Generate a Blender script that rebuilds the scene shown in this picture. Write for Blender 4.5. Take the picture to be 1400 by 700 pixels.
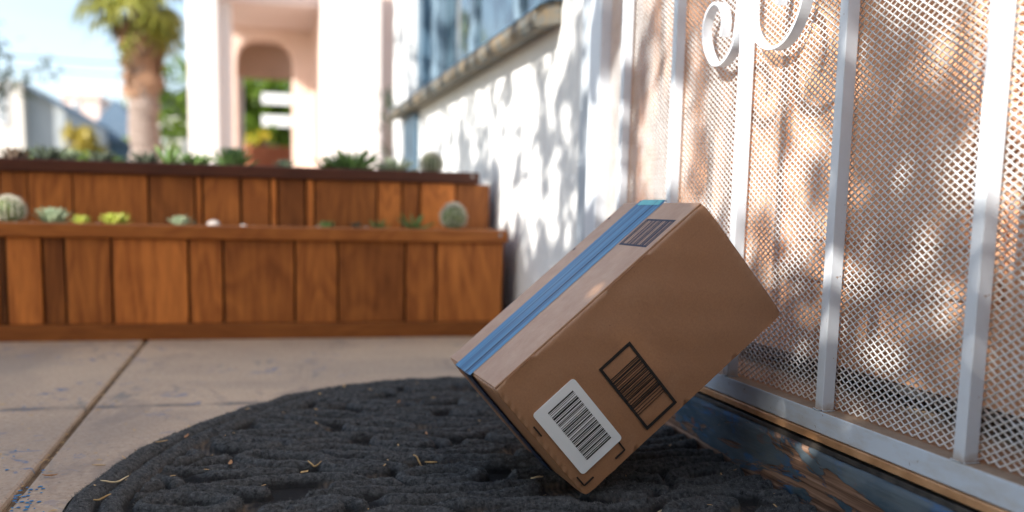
import bpy, bmesh, math, random
import numpy as np
from mathutils import Vector, Matrix
R_ = random.Random(7); NP = np.random.RandomState(11)
rad = math.radians
for o in list(bpy.data.objects): bpy.data.objects.remove(o)
scn = bpy.context.scene; COL = scn.collection

# ---------------------------------------------------------------- camera
YAW, PITCH, ROLL, FPX, PY, CH = 0.25624543, 0.12930528, -0.02208535, 1317.96, 457.83, 0.225
fw = Vector((math.sin(YAW)*math.cos(PITCH), math.cos(YAW)*math.cos(PITCH), -math.sin(PITCH)))
r0 = Vector((math.cos(YAW), -math.sin(YAW), 0)); d0 = fw.cross(r0)
rt = math.cos(ROLL)*r0 + math.sin(ROLL)*d0; dn = -math.sin(ROLL)*r0 + math.cos(ROLL)*d0
CAMP = Vector((0, 0, CH))
cd = bpy.data.cameras.new('camera'); cam = bpy.data.objects.new('camera', cd); COL.objects.link(cam)
m4 = Matrix((rt, -dn, -fw)).transposed().to_4x4(); m4.translation = CAMP; cam.matrix_world = m4
cd.sensor_width = 36; cd.lens = FPX/1400*36; cd.shift_y = (PY-350)/1400
cd.clip_start = 0.01; cd.clip_end = 2000
cd.dof.use_dof = True; cd.dof.focus_distance = 0.725; cd.dof.aperture_fstop = 4.5; cd.dof.aperture_blades = 0
scn.camera = cam

# ---------------------------------------------------------------- sky, sun, exposure
SUN = Vector((-0.74, -0.42, 0.53)).normalized()
w = bpy.data.worlds.new("World"); scn.world = w; w.use_nodes = True
nt = w.node_tree; bg = nt.nodes['Background']; sk = nt.nodes.new('ShaderNodeTexSky')
sk.sky_type = 'NISHITA'; sk.sun_disc = False; sk.sun_elevation = math.asin(SUN.z); sk.sun_rotation = math.atan2(SUN.x, SUN.y)
sk.air_density = 1.0; sk.dust_density = 1.0; sk.ozone_density = 1.4
tcw = nt.nodes.new('ShaderNodeTexCoord'); mpw = nt.nodes.new('ShaderNodeMapping'); mpw.inputs['Scale'].default_value = (1.2, 1.2, 7)
nzw = nt.nodes.new('ShaderNodeTexNoise'); nzw.inputs['Scale'].default_value = 2.2; nzw.inputs['Detail'].default_value = 5
rpw = nt.nodes.new('ShaderNodeValToRGB'); rpw.color_ramp.elements[0].position = .34; rpw.color_ramp.elements[0].color = (.12, .12, .12, 1); rpw.color_ramp.elements[1].position = .66; rpw.color_ramp.elements[1].color = (.52, .52, .52, 1)
mxw = nt.nodes.new('ShaderNodeMix'); mxw.data_type = 'RGBA'; mxw.inputs[7].default_value = (3.7, 4.1, 4.7, 1)      # thin high cloud
nt.links.new(tcw.outputs['Generated'], mpw.inputs[0]); nt.links.new(mpw.outputs[0], nzw.inputs['Vector']); nt.links.new(nzw.outputs['Fac'], rpw.inputs[0])
nt.links.new(rpw.outputs[0], mxw.inputs[0]); nt.links.new(sk.outputs[0], mxw.inputs[6]); nt.links.new(mxw.outputs[2], bg.inputs[0]); bg.inputs[1].default_value = 0.12
sl = bpy.data.lights.new('sun', 'SUN'); sl.energy = 4.0; sl.angle = rad(0.53); sl.color = (1, 0.94, 0.85)
so = bpy.data.objects.new('sun', sl); COL.objects.link(so); so.rotation_euler = SUN.to_track_quat('Z', 'Y').to_euler()
scn.view_settings.view_transform = 'Standard'; scn.view_settings.look = 'None'
scn.view_settings.exposure = 1.32; scn.view_settings.gamma = 1
scn.render.engine = 'CYCLES'; scn.cycles.max_bounces = 8

# ---------------------------------------------------------------- helpers
def ray(x, y): return fw + rt*((x-700)/FPX) + dn*((y-PY)/FPX)
def on_y(x, y, Y): r = ray(x, y); return CAMP + r*(Y/r.y)
def on_z(x, y, z=0): r = ray(x, y); return CAMP + r*((z-CH)/r.z)

class MB:
    def __init__(s): s.v = []; s.f = []
    def quad(s, a, b, c, d): n = len(s.v); s.v += [tuple(a), tuple(b), tuple(c), tuple(d)]; s.f.append((n, n+1, n+2, n+3))
    def poly(s, pts): n = len(s.v); s.v += [tuple(p) for p in pts]; s.f.append(tuple(range(n, n+len(pts))))
    def box(s, x0, x1, y0, y1, z0, z1, jit=0):
        n = len(s.v)
        for z in (z0, z1):
            for x, y in ((x0, y0), (x1, y0), (x1, y1), (x0, y1)):
                s.v.append((x+R_.uniform(-jit, jit), y+R_.uniform(-jit, jit), z+R_.uniform(-jit, jit)))
        for f in ((3, 2, 1, 0), (4, 5, 6, 7), (0, 1, 5, 4), (1, 2, 6, 5), (2, 3, 7, 6), (3, 0, 4, 7)): s.f.append(tuple(n+i for i in f))
        return s
    def tube(s, pts, rads, seg=8, cap=True):
        n0 = len(s.v); pts = [Vector(p) for p in pts]
        if not hasattr(rads, '__len__'): rads = [rads]*len(pts)
        for i, p in enumerate(pts):
            t = (pts[min(i+1, len(pts)-1)]-pts[max(i-1, 0)]).normalized()
            a = t.cross(Vector((0, 0, 1)) if abs(t.z) < .9 else Vector((1, 0, 0))).normalized(); b = t.cross(a)
            for k in range(seg):
                q = 2*math.pi*k/seg; s.v.append(tuple(p+(a*math.cos(q)+b*math.sin(q))*rads[i]))
        for i in range(len(pts)-1):
            for k in range(seg):
                a = n0+i*seg+k; b = n0+i*seg+(k+1) % seg; s.f.append((a, b, b+seg, a+seg))
        if cap: s.f.append(tuple(n0+k for k in range(seg))); s.f.append(tuple(n0+(len(pts)-1)*seg+k for k in reversed(range(seg))))
        return s
    def prism(s, prof, axis, a, b):
        # prof: list of 2D points; axis 'x': (y,z) extruded in x; 'y': (x,z) in y; 'z': (x,y) in z
        n = len(s.v); k = len(prof)
        for t in (a, b):
            for p, q in prof:
                s.v.append({'x': (t, p, q), 'y': (p, t, q), 'z': (p, q, t)}[axis])
        s.f.append(tuple(range(n, n+k))); s.f.append(tuple(n+k+i for i in reversed(range(k))))
        for i in range(k): j = (i+1) % k; s.f.append((n+i, n+k+i, n+k+j, n+j))
        return s
    def build(s, name, mat, parent=None, bevel=0, smooth=False, recalc=True):
        me = bpy.data.meshes.new(name); me.from_pydata(s.v, [], s.f); 
        if recalc:
            bm = bmesh.new(); bm.from_mesh(me); bmesh.ops.recalc_face_normals(bm, faces=bm.faces); bm.to_mesh(me); bm.free()
        if smooth: me.polygons.foreach_set('use_smooth', [True]*len(me.polygons))
        me.update(); return link(name, me, mat, parent, bevel)
def link(name, me, mat, parent=None, bevel=0):
    o = bpy.data.objects.new(name, me); COL.objects.link(o)
    if mat and not me.materials: me.materials.append(mat)
    if parent: o.parent = parent
    if bevel:
        b = o.modifiers.new('bevel', 'BEVEL'); b.width = bevel; b.segments = 2; b.limit_method = 'ANGLE'; b.angle_limit = rad(35)
    return o
def empty(name, loc=(0, 0, 0)):
    o = bpy.data.objects.new(name, None); COL.objects.link(o); o.location = loc; return o
def tag(o, label=None, cat=None, group=None, kind=None):
    for k, v in (('label', label), ('category', cat), ('group', group), ('kind', kind)):
        if v: o[k] = v
    return o
def fit(o, parent):   # parent while keeping place (parents here are only translated)
    o.parent = parent; bpy.context.view_layer.update(); o.matrix_parent_inverse = Matrix.Translation(-Vector(parent.location)); return o
def tris(name, V, F, mat, parent=None, smooth=False):
    me = bpy.data.meshes.new(name); V = np.asarray(V, np.float32); F = np.asarray(F, np.int32); k = F.shape[1]
    me.vertices.add(len(V)); me.vertices.foreach_set('co', V.ravel()); me.loops.add(F.size); me.loops.foreach_set('vertex_index', F.ravel())
    me.polygons.add(len(F)); me.polygons.foreach_set('loop_start', np.arange(0, F.size, k, dtype=np.int32))
    me.polygons.foreach_set('loop_total', np.full(len(F), k, np.int32))
    if smooth: me.polygons.foreach_set('use_smooth', np.ones(len(F), bool))
    me.update(calc_edges=True); me.validate(); return link(name, me, mat, parent)

# ---------------------------------------------------------------- materials
class NM:
    def __init__(s, name, rough=.6, spec=.4, metal=0):
        s.m = bpy.data.materials.new(name); s.m.use_nodes = True; s.t = s.m.node_tree; s.b = s.t.nodes['Principled BSDF']
        s.b.inputs['Roughness'].default_value = rough; s.b.inputs['Specular IOR Level'].default_value = spec; s.b.inputs['Metallic'].default_value = metal
        s.tc = s.t.nodes.new('ShaderNodeTexCoord')
    def n(s, k, **kw):
        n = s.t.nodes.new(k)
        for a, v in kw.items(): setattr(n, a, v)
        return n
    def l(s, a, b): s.t.links.new(a, b)
    def coord(s, scale=(1, 1, 1), src='Object', rot=(0, 0, 0), loc=None):
        mp = s.n('ShaderNodeMapping'); mp.inputs['Scale'].default_value = scale; mp.inputs['Rotation'].default_value = rot
        s.l(s.tc.outputs[src], mp.inputs[0])
        if loc is not None: s.l(loc, mp.inputs[1])
        return mp.outputs[0]
    def noise(s, vec, scale, detail=5, rough=.55, dist=0):
        n = s.n('ShaderNodeTexNoise'); n.inputs['Scale'].default_value = scale; n.inputs['Detail'].default_value = detail
        n.inputs['Roughness'].default_value = rough; n.inputs['Distortion'].default_value = dist; s.l(vec, n.inputs['Vector']); return n.outputs['Fac']
    def ramp(s, fac, stops, interp='LINEAR'):
        r = s.n('ShaderNodeValToRGB'); r.color_ramp.interpolation = interp; e = r.color_ramp.elements
        while len(e) < len(stops): e.new(.5)
        for i, (p, c) in enumerate(stops):
            e[i].position = p; e[i].color = (*c, 1) if hasattr(c, '__len__') else (c, c, c, 1)
        s.l(fac, r.inputs[0]); return r.outputs[0]
    def mix(s, fac, a, b, mode='MIX'):
        m = s.n('ShaderNodeMix', data_type='RGBA', blend_type=mode)
        for v, i in ((fac, 0), (a, 6), (b, 7)):
            if hasattr(v, 'is_output'): s.l(v, m.inputs[i])
            elif i == 0: m.inputs[0].default_value = v
            else: m.inputs[i].default_value = (*v, 1)
        return m.outputs[2]
    def math(s, op, a, b=0, clamp=False):
        m = s.n('ShaderNodeMath', operation=op, use_clamp=clamp)
        for v, i in ((a, 0), (b, 1)):
            if hasattr(v, 'is_output'): s.l(v, m.inputs[i])
            else: m.inputs[i].default_value = v
        return m.outputs[0]
    def col(s, c):
        if hasattr(c, 'is_output'): s.l(c, s.b.inputs['Base Color'])
        else: s.b.inputs['Base Color'].default_value = (*c, 1)
        return s
    def bump(s, h, st=.3, dist=.002, prev=None):
        b = s.n('ShaderNodeBump'); b.inputs['Strength'].default_value = st; b.inputs['Distance'].default_value = dist; s.l(h, b.inputs['Height'])
        if prev: s.l(prev, b.inputs['Normal'])
        s.l(b.outputs[0], s.b.inputs['Normal']); return b.outputs[0]

def noisy(name, c0, c1, scale, rough=.6, spec=.4, bump=.2, bd=.002, stretch=(1, 1, 1), metal=0, bscale=None, detail=6):
    k = NM(name, rough, spec, metal); v = k.coord(stretch); n = k.noise(v, scale, detail)
    k.col(k.ramp(n, [(.3, c0), (.7, c1)]))
    if bump: k.bump(k.noise(v, bscale or scale*3, 6), bump, bd)
    return k.m

def wood_mat(name, axis='z', dark=(.135, .031, .006), light=(.60, .205, .044)):
    k = NM(name, .5, .28); info = k.n('ShaderNodeObjectInfo')
    cmb = k.n('ShaderNodeCombineXYZ'); r10 = k.math('MULTIPLY', info.outputs['Random'], 37.0)
    for i in range(3): k.l(r10, cmb.inputs[i])
    sc = {'z': (9, 9, .9), 'x': (.9, 9, 9)}[axis]
    v = k.coord(sc, loc=cmb.outputs[0])
    sc2 = {'z': (3.0, 3.0, .8), 'x': (.8, 3, 3)}[axis]
    v2 = k.coord(sc2, loc=cmb.outputs[0])
    big = k.noise(v2, 2.2, 2, .5, 1.2)
    rings = k.math('FRACT', k.math('MULTIPLY', big, 11.0)); rings = k.ramp(rings, [(0, .15), (.72, .8), (1, .15)])
    fine = k.noise(v, 14, 6, .65, .3)
    f = k.math('ADD', k.math('MULTIPLY', rings, .24), k.math('MULTIPLY', fine, .72))
    c = k.ramp(f, [(.18, dark), (.5, tuple((a+b)/2 for a, b in zip(dark, light))), (.82, light)])
    st = k.noise(k.coord((4, 4, 4), loc=cmb.outputs[0]), 1.5, 4)
    c = k.mix(k.ramp(st, [(.5, 0.), (.75, .5)]), c, dark)
    c = k.mix(1.0, c, info.outputs['Color'], 'MULTIPLY')
    k.col(c); k.bump(f, .35, .0012); return k.m
M = {}
M['wood'] = wood_mat('stained_redwood_upright', 'z')
M['wood_rail'] = wood_mat('stained_redwood_rail', 'x', (.20, .052, .010), (.48, .165, .034))
M['wood_dark'] = wood_mat('dark_brown_cap', 'x', (.045, .014, .008), (.12, .036, .016))  # darker brown range than the other rail wood, for the upper cap
M['soil'] = noisy('dark_soil', (.02, .014, .01), (.06, .045, .035), 40, .95, .2, .6, .004)
M['pebble'] = noisy('pale_pebble', (.30, .25, .21), (.6, .55, .5), 18, .8, .3, 0)

# concrete with worn blue paint specks and a hairline stain
k = NM('worn_concrete', .75, .35); v = k.coord()
base = k.mix(k.ramp(k.noise(v, 5, 7, .6, .4), [(.32, 0.), (.68, 1.)]), (.50, .36, .25), (.37, .265, .19))
base = k.mix(k.ramp(k.noise(v, 160, 4, .7), [(.42, 0.), (.66, .5)]), base, (.60, .49, .38))
base = k.mix(k.ramp(k.noise(v, 2.1, 3, .5, .8), [(.50, 0.), (.66, .6)]), base, (.23, .19, .165))
vs = k.coord((1, 1, 1)); sp = k.noise(vs, 32, 5, .7, .6)
reg = k.ramp(k.noise(v, 3.4, 3, .6, .5), [(.46, 0.), (.60, 1.)])
base = k.mix(k.math('MULTIPLY', k.ramp(sp, [(.585, 0.), (.62, .75)]), reg), base, (.09, .15, .27))
sp2 = k.noise(k.coord((1.6, .5, 1)), 22, 4, .6, .4)
base = k.mix(k.math('MULTIPLY', k.ramp(sp2, [(.60, 0.), (.66, .5)]), reg), base, (.10, .14, .16))
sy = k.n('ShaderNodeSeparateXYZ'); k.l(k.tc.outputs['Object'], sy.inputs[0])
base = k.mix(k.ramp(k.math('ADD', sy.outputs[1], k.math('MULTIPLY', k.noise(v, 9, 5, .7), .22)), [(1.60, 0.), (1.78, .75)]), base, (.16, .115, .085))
base = k.mix(k.ramp(k.noise(k.coord((1, .6, 1)), 6, 6, .7, 1.2), [(.56, 0.), (.64, .45)]), base, (.20, .165, .15))
base = k.mix(k.ramp(k.noise(v, 300, 2, .6), [(.62, 0.), (.68, .7)]), base, (.14, .11, .09))
# dark stain line running across the slabs
sx = k.n('ShaderNodeSeparateXYZ'); k.l(k.tc.outputs['Object'], sx.inputs[0])
wav = k.math('MULTIPLY', k.math('SUBTRACT', k.noise(k.coord((4, 0, 0)), 1, 3), .5), .05)
dl = k.math('ABSOLUTE', k.math('SUBTRACT', k.math('ADD', sx.outputs[1], wav), 1.118))
ln = k.math('MULTIPLY', k.ramp(dl, [(0, 1.), (.014, 0.)]), k.ramp(k.noise(v, 26, 4, .7), [(.35, .15), (.6, .9)]))
ln = k.math('MULTIPLY', ln, k.ramp(sx.outputs[0], [(0., 1.), (.12, 0.)]))
base = k.mix(ln, base, (.07, .075, .085))
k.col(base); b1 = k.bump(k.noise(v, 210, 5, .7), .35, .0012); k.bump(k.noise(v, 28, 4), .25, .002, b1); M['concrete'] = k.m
M['joint'] = noisy('joint_dirt', (.10, .065, .04), (.24, .16, .10), 60, .95, .2, .6, .003)
M['ground'] = noisy('dry_ground', (.20, .17, .12), (.32, .27, .2), 1.2, .9, .2, .2, .02)

# stucco
def stucco(name, c, c2):
    k = NM(name, .85, .25); v = k.coord(); k.col(k.mix(k.ramp(k.noise(v, 3, 5), [(.35, 0.), (.7, 1.)]), c, c2))
    b1 = k.bump(k.noise(v, 90, 6, .65), .5, .004); k.bump(k.noise(v, 14, 3), .3, .006, b1); return k.m
M['stucco'] = stucco('white_stucco', (.76, .76, .75), (.68, .69, .69))
M['pink'] = stucco('pink_stucco', (.80, .62, .54), (.76, .57, .48))
M['pink_ceiling'] = stucco('pink_ceiling', (.72, .60, .58), (.68, .55, .52))
M['pink_pale'] = stucco('pale_pink_stucco', (.82, .74, .70), (.80, .70, .65))
M['tan'] = stucco('bounce_lit_stucco', (.70, .46, .33), (.64, .42, .30))  # pink stucco with warm bounced light put into its colour
M['cream'] = stucco('cream_stucco', (.72, .68, .62), (.66, .62, .56))
M['grey_wall'] = stucco('grey_siding', (.40, .43, .44), (.35, .38, .40))
M['blue_roof'] = noisy('slate_blue_roof', (.11, .17, .24), (.15, .21, .28), 6, .7, .3, .2)
M['terracotta'] = noisy('terracotta', (.42, .14, .07), (.52, .20, .10), 8, .8, .3, .2)
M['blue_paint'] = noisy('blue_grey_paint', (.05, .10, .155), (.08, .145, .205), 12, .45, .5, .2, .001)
M['jamb'] = noisy('chalky_jamb_paint', (.34, .39, .45), (.50, .54, .58), 9, .6, .3, .2, .001)
M['blue_light'] = noisy('pale_blue_paint', (.13, .205, .275), (.20, .285, .355), 12, .45, .5, .2, .001)
k = NM('weathered_sill', .7, .3); v = k.coord()
k.col(k.mix(k.ramp(k.noise(v, 22, 5, .7, .6), [(.42, 0.), (.58, 1.)]), (.20, .155, .10), (.12, .135, .135))); k.bump(k.noise(v, 60, 5), .5, .003); M['sill'] = k.m
k = NM('window_glass', .04, .6); k.col((.05, .09, .12)); k.b.inputs['Metallic'].default_value = .0; M['glass'] = k.m
M['curtain'] = noisy('pale_curtain', (.55, .57, .58), (.68, .70, .70), 9, .9, .2, .3, .01, (1, 14, .3))
# enamel white paint with dust and little rust specks
k = NM('white_enamel', .38, .5); v = k.coord()
c = k.mix(k.ramp(k.noise(v, 45, 6, .7), [(.45, 0.), (.75, .35)]), (.65, .69, .75), (.56, .56, .56))
c = k.mix(k.ramp(k.noise(v, 230, 3, .6), [(.70, 0.), (.74, .8)]), c, (.28, .15, .07))
sz = k.n('ShaderNodeSeparateXYZ'); k.l(k.tc.outputs['Object'], sz.inputs[0])
ft = k.ramp(k.math('ADD', sz.outputs[2], k.math('MULTIPLY', k.noise(v, 180, 4), .012)), [(.084, .85), (.094, 0.)])
c = k.mix(ft, c, (.36, .24, .15))
k.col(c); k.bump(k.noise(v, 120, 4), .12, .0006); M['enamel'] = k.m
k = NM('dusty_rail', .7, .3); v = k.coord()
g = k.n('ShaderNodeNewGeometry'); sp = k.n('ShaderNodeSeparateXYZ'); k.l(g.outputs['Normal'], sp.inputs[0]); so2 = k.n('ShaderNodeSeparateXYZ'); k.l(k.tc.outputs['Object'], so2.inputs[0])
up = k.ramp(k.math('ADD', k.math('MULTIPLY', sp.outputs[2], .55), k.math('MULTIPLY', k.noise(v, 70, 5, .7), .55)), [(.52, 0.), (.72, 1.)])
wh = k.mix(k.ramp(k.noise(k.coord((1, .3, 1)), 60, 6, .7), [(.46, 0.), (.70, .6)]), (.58, .64, .72), (.46, .42, .37))
wh = k.mix(k.ramp(k.noise(v, 260, 2, .6), [(.71, 0.), (.75, .8)]), wh, (.2, .12, .07))
k.col(k.mix(up, wh, k.mix(k.noise(v, 120, 5), (.22, .135, .08), (.45, .34, .25)))); k.bump(k.noise(v, 150, 5), .2, .0008); M['rail'] = k.m
k = NM('mesh_paint', .45, .5); v = k.coord()
k.col(k.mix(k.ramp(k.noise(v, 30, 5, .7), [(.45, 0.), (.7, .6)]), (.72, .73, .74), (.42, .38, .34))); M['mesh'] = k.m
M['brass'] = noisy('brass_strip', (.50, .25, .11), (.80, .46, .24), 40, .42, .6, .1, .0005, metal=.35)
M['dark_metal'] = noisy('grimy_dark_metal', (.018, .018, .02), (.085, .075, .065), 70, .5, .5, .3, .001)
M['door'] = noisy('peach_door_paint', (.60, .32, .18), (.68, .38, .225), 6, .55, .4, .15, .002)
M['inner_sill'] = noisy('dusty_inner_sill', (.26, .17, .11), (.48, .36, .26), 45, .85, .3, .4, .002)
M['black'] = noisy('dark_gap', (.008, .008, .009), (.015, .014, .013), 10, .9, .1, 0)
# peeling painted sill
k = NM('peeling_blue_sill', .8, .22); v = k.coord((1, .45, 1.3)); so3 = k.n('ShaderNodeSeparateXYZ'); k.l(k.tc.outputs['Object'], so3.inputs[0])
grain = k.noise(k.coord((60, 5, 260)), 1, 5, .6, .5)
wood = k.ramp(grain, [(.35, (.06, .032, .022)), (.5, (.21, .12, .08)), (.68, (.36, .23, .165))])
paint = k.mix(k.ramp(k.noise(v, 9, 5, .6, .8), [(.4, 0.), (.6, 1.)]), (.035, .065, .095), (.11, .14, .165))
paint = k.mix(k.ramp(k.noise(v, 24, 5, .65, 1.0), [(.56, 0.), (.66, .85)]), paint, (.045, .13, .30))
paint = k.mix(k.ramp(k.noise(k.coord((1, .35, 2)), 120, 5, .7, .8), [(.52, 0.), (.62, .5)]), paint, (.11, .125, .135))
paint = k.mix(k.ramp(k.noise(v, 33, 5, .6, 1.2), [(.62, 0.), (.70, .65)]), paint, (.22, .085, .04))
pn = k.noise(k.coord((1, .30, 1.1)), 20, 8, .68, .9)
band = k.ramp(so3.outputs[2], [(.0, .0), (.008, .10), (.026, .07), (.037, -.12)])
k2 = k.n('ShaderNodeSeparateColor')
lowz = k.ramp(k.math('ADD', so3.outputs[2], k.math('MULTIPLY', k.noise(v, 8, 3), .02)), [(.010, 1.), (.034, .55), (.046, 0.)])
pmask = k.ramp(k.math('ADD', pn, k.math('MULTIPLY', lowz, .14)), [(.575, 0.), (.595, 1.)])
k.col(k.mix(pmask, paint, wood)); 
hgt = k.math('ADD', k.math('MULTIPLY', pmask, -1.0), k.math('MULTIPLY', grain, .5)); k.bump(hgt, .8, .0016); M['peel'] = k.m

# cardboard
k = NM('cardboard', .42, .55); v = k.coord()
c = k.mix(k.noise(v, 8, 4), (.36, .178, .086), (.405, .205, .103))
c = k.mix(k.ramp(k.noise(v, 700, 3, .7), [(.35, 0.), (.7, .45)]), c, (.25, .125, .07))
c = k.mix(k.ramp(k.noise(v, 420, 2, .6), [(.74, 0.), (.77, .6)]), c, (.10, .05, .03))
c = k.mix(k.ramp(k.noise(v, 30, 5, .7), [(.55, 0.), (.8, .25)]), c, (.48, .30, .19))
pt = k.n('ShaderNodeNewGeometry'); c = k.mix(k.math('MULTIPLY', k.ramp(pt.outputs['Pointiness'], [(.505, 0.), (.56, .6)]), k.ramp(k.noise(v, 60, 4, .7), [(.3, .2), (.7, 1.)])), c, (.52, .33, .21))
c = k.mix(k.ramp(k.noise(k.coord((1, 1, 3.5), rot=(0, .5, 0)), 26, 6, .75, .5), [(.60, 0.), (.72, .28)]), c, (.22, .105, .05))
k.col(c); wv = k.n('ShaderNodeTexWave', wave_type='BANDS', bands_direction='Y'); wv.inputs['Scale'].default_value = 75; wv.inputs['Distortion'].default_value = .3; k.l(k.coord(), wv.inputs[0])
b1 = k.bump(wv.outputs['Fac'], .05, .0004); k.bump(k.noise(v, 22, 4), .45, .0025, b1); M['card'] = k.m
M['card_edge'] = noisy('cardboard_cut_edge', (.42, .27, .17), (.55, .38, .26), 300, .8, .2, .2, .0005)
k = NM('blue_tape', .45, .35); v = k.coord((1, 30, 1)); vv = k.coord((2, 120, 1))
c = k.mix(k.ramp(k.noise(v, 3, 4), [(.42, 0.), (.58, 1.)]), (.010, .080, .20), (.035, .185, .38))
c = k.mix(k.ramp(k.noise(vv, 2, 3), [(.52, 0.), (.62, .7)]), c, (.10, .27, .43)); k.col(c); k.bump(k.noise(k.coord((4, 60, 1)), 5, 4), .25, .0008); M['tape'] = k.m
M['tape_dark'] = noisy('dark_tape', (.012, .022, .05), (.02, .04, .09), 60, .3, .5, .2, .0005)
M['tape_teal'] = noisy('teal_tape_end', (.03, .38, .42), (.06, .48, .50), 60, .3, .5, .1, .0005)
M['ink'] = noisy('black_ink', (.010, .010, .011), (.028, .024, .022), 500, .6, .3, 0)
M['ink_blue'] = noisy('dark_blue_ink', (.012, .018, .045), (.03, .035, .07), 400, .6, .3, 0)
M['label'] = noisy('white_label_paper', (.82, .85, .86), (.86, .88, .89), 60, .5, .4, .05, .0004)

# mat: carpet ribs over a dusty ribbed rubber base
k = NM('charcoal_mat', .95, .12); v = k.coord(); so4 = k.n('ShaderNodeSeparateXYZ'); k.l(k.tc.outputs['Object'], so4.inputs[0])
rope = k.mix(k.ramp(k.noise(v, 260, 4, .75), [(.35, 0.), (.7, 1.)]), (.026, .028, .031), (.145, .150, .156))
rope = k.mix(k.ramp(k.noise(v, 16, 4), [(.5, 0.), (.75, .45)]), rope, (.085, .08, .075))
rib = k.n('ShaderNodeTexWave', wave_type='BANDS', bands_direction='X'); rib.inputs['Scale'].default_value = 62; rib.inputs['Distortion'].default_value = .8; k.l(k.coord(), rib.inputs[0])
bse = k.mix(rib.outputs['Fac'], (.055, .052, .055), (.13, .11, .095))
bse = k.mix(k.ramp(k.noise(v, 40, 4, .7), [(.5, 0.), (.7, .6)]), bse, (.28, .20, .12))
bse = k.mix(k.ramp(k.noise(v, 15, 3, .5), [(.53, 1.), (.60, 0.)]), bse, (.022, .022, .023))
zz = k.ramp(k.math('ADD', so4.outputs[2], k.math('MULTIPLY', k.math('SUBTRACT', k.noise(v, 150, 3), .5), .003)), [(.0036, 0.), (.0056, 1.)])
k.col(k.mix(zz, bse, rope)); k.bump(k.noise(v, 420, 4, .8), .9, .0016); M['mat'] = k.m
k = NM('mat_fibres', .9, .1); v = k.coord(); k.col(k.ramp(k.noise(v, 300, 3, .8), [(.35, (.020, .021, .023)), (.55, (.12, .123, .127)), (.70, (.36, .355, .34))])); M['fibre'] = k.m
M['straw'] = noisy('dry_straw', (.40, .24, .10), (.62, .42, .2), 200, .7, .3, 0)
M['straw_pale'] = noisy('pale_straw', (.60, .48, .3), (.74, .62, .42), 200, .7, .3, 0)
M['leaf_dry'] = noisy('dry_leaf', (.28, .12, .05), (.5, .27, .12), 120, .7, .3, 0)
M['chip'] = noisy('blue_paint_chip', (.02, .12, .32), (.04, .22, .42), 120, .6, .3, 0)

def leafm(name, c0, c1, scale=3, tr=.25):
    k = NM(name, .5, .4); v = k.coord(); k.col(k.ramp(k.noise(v, scale, 4, .8), [(.35, c0), (.68, c1)]))
    t = k.n('ShaderNodeBsdfTranslucent'); k.l(k.b.inputs['Base Color'].links[0].from_socket, t.inputs[0])
    mx = k.n('ShaderNodeMixShader'); mx.inputs[0].default_value = tr; out = k.t.nodes['Material Output']
    k.l(k.b.outputs[0], mx.inputs[1]); k.l(t.outputs[0], mx.inputs[2]); k.l(mx.outputs[0], out.inputs[0]); return k.m
M['leaf'] = leafm('green_leaves', (.035, .07, .015), (.10, .15, .03))
M['leaf_lit'] = leafm('yellow_green_leaves', (.07, .14, .012), (.20, .30, .03), 1.2, .4)
M['leaf_dull'] = leafm('grey_green_leaves', (.05, .07, .05), (.12, .15, .10), 2)
M['leaf_gold'] = leafm('golden_foliage', (.34, .27, .05), (.55, .44, .09), 2)
M['flower'] = leafm('yellow_flowers', (.70, .5, .02), (.8, .62, .03), 3)
M['palm_green'] = leafm('palm_leaf', (.10, .13, .015), (.36, .34, .05), 2)
M['palm_dead'] = leafm('dead_palm_leaf', (.22, .115, .06), (.42, .25, .16), 2, .15)
M['trunk'] = noisy('palm_trunk_bark', (.20, .15, .125), (.36, .29, .255), 5, .9, .2, .8, .04, (1, 1, 3))
M['bark'] = noisy('brown_bark', (.08, .055, .04), (.18, .13, .1), 9, .9, .2, .8, .02)
M['cactus'] = leafm('cactus_green', (.05, .09, .025), (.16, .20, .06), 60, .0)
M['cactus_spine'] = noisy('pale_spines', (.55, .52, .42), (.72, .7, .62), 50, .7, .3, 0)
M['succ_yellow'] = leafm('yellow_green_succulent', (.24, .30, .03), (.44, .46, .08), 40, .1)
M['succ_grey'] = leafm('grey_green_succulent', (.15, .21, .12), (.32, .38, .25), 40, .05)
M['succ_green'] = leafm('green_succulent', (.07, .14, .04), (.20, .32, .09), 40, .1)
M['succ_pale'] = leafm('pale_green_agave', (.30, .36, .22), (.5, .55, .38), 30, .1)
M['stone'] = noisy('pale_stone', (.26, .22, .20), (.42, .38, .36), 30, .8, .3, .4, .003)
M['white_wood'] = noisy('white_board', (.76, .76, .76), (.82, .82, .82), 10, .5, .4, 0)
M['wire'] = noisy('black_cable', (.03, .03, .03), (.05, .05, .05), 5, .6, .3, 0)

# ---------------------------------------------------------------- ground and floor
g = MB(); g.quad((-400, -200, -.035), (400, -200, -.035), (400, 600, -.035), (-400, 600, -.035)); tag(g.build('ground', M['ground']), kind='structure')
g = MB().box(-2.6, .445, -1.6, 1.80, -.034, -.006); fl = g.build('porch_floor', M['joint']); tag(fl, kind='structure')
JX = -.1835
def slab(x0, x1, y0, y1):
    b = MB().box(x0, x1, y0, y1, -.03, 0); b.build('concrete_slab', M['concrete'], fl, bevel=.0035)
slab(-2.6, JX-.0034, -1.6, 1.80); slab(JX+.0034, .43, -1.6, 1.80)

# ---------------------------------------------------------------- house: wall, window, door, threshold
XW, YE = .445, 1.31
house = empty('house', (XW, 2.2, 0)); tag(house, 'white stucco house wall on the right with blue framed window and peach door', 'house')
wy0, wy1, wz0, wz1 = 1.42, 3.05, .545, 1.75
def wp(y0, y1, z0, z1, mat='stucco', x0=XW, x1=XW+.18): return (y0, y1, z0, z1, mat, x0, x1)
mb = MB()
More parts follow.
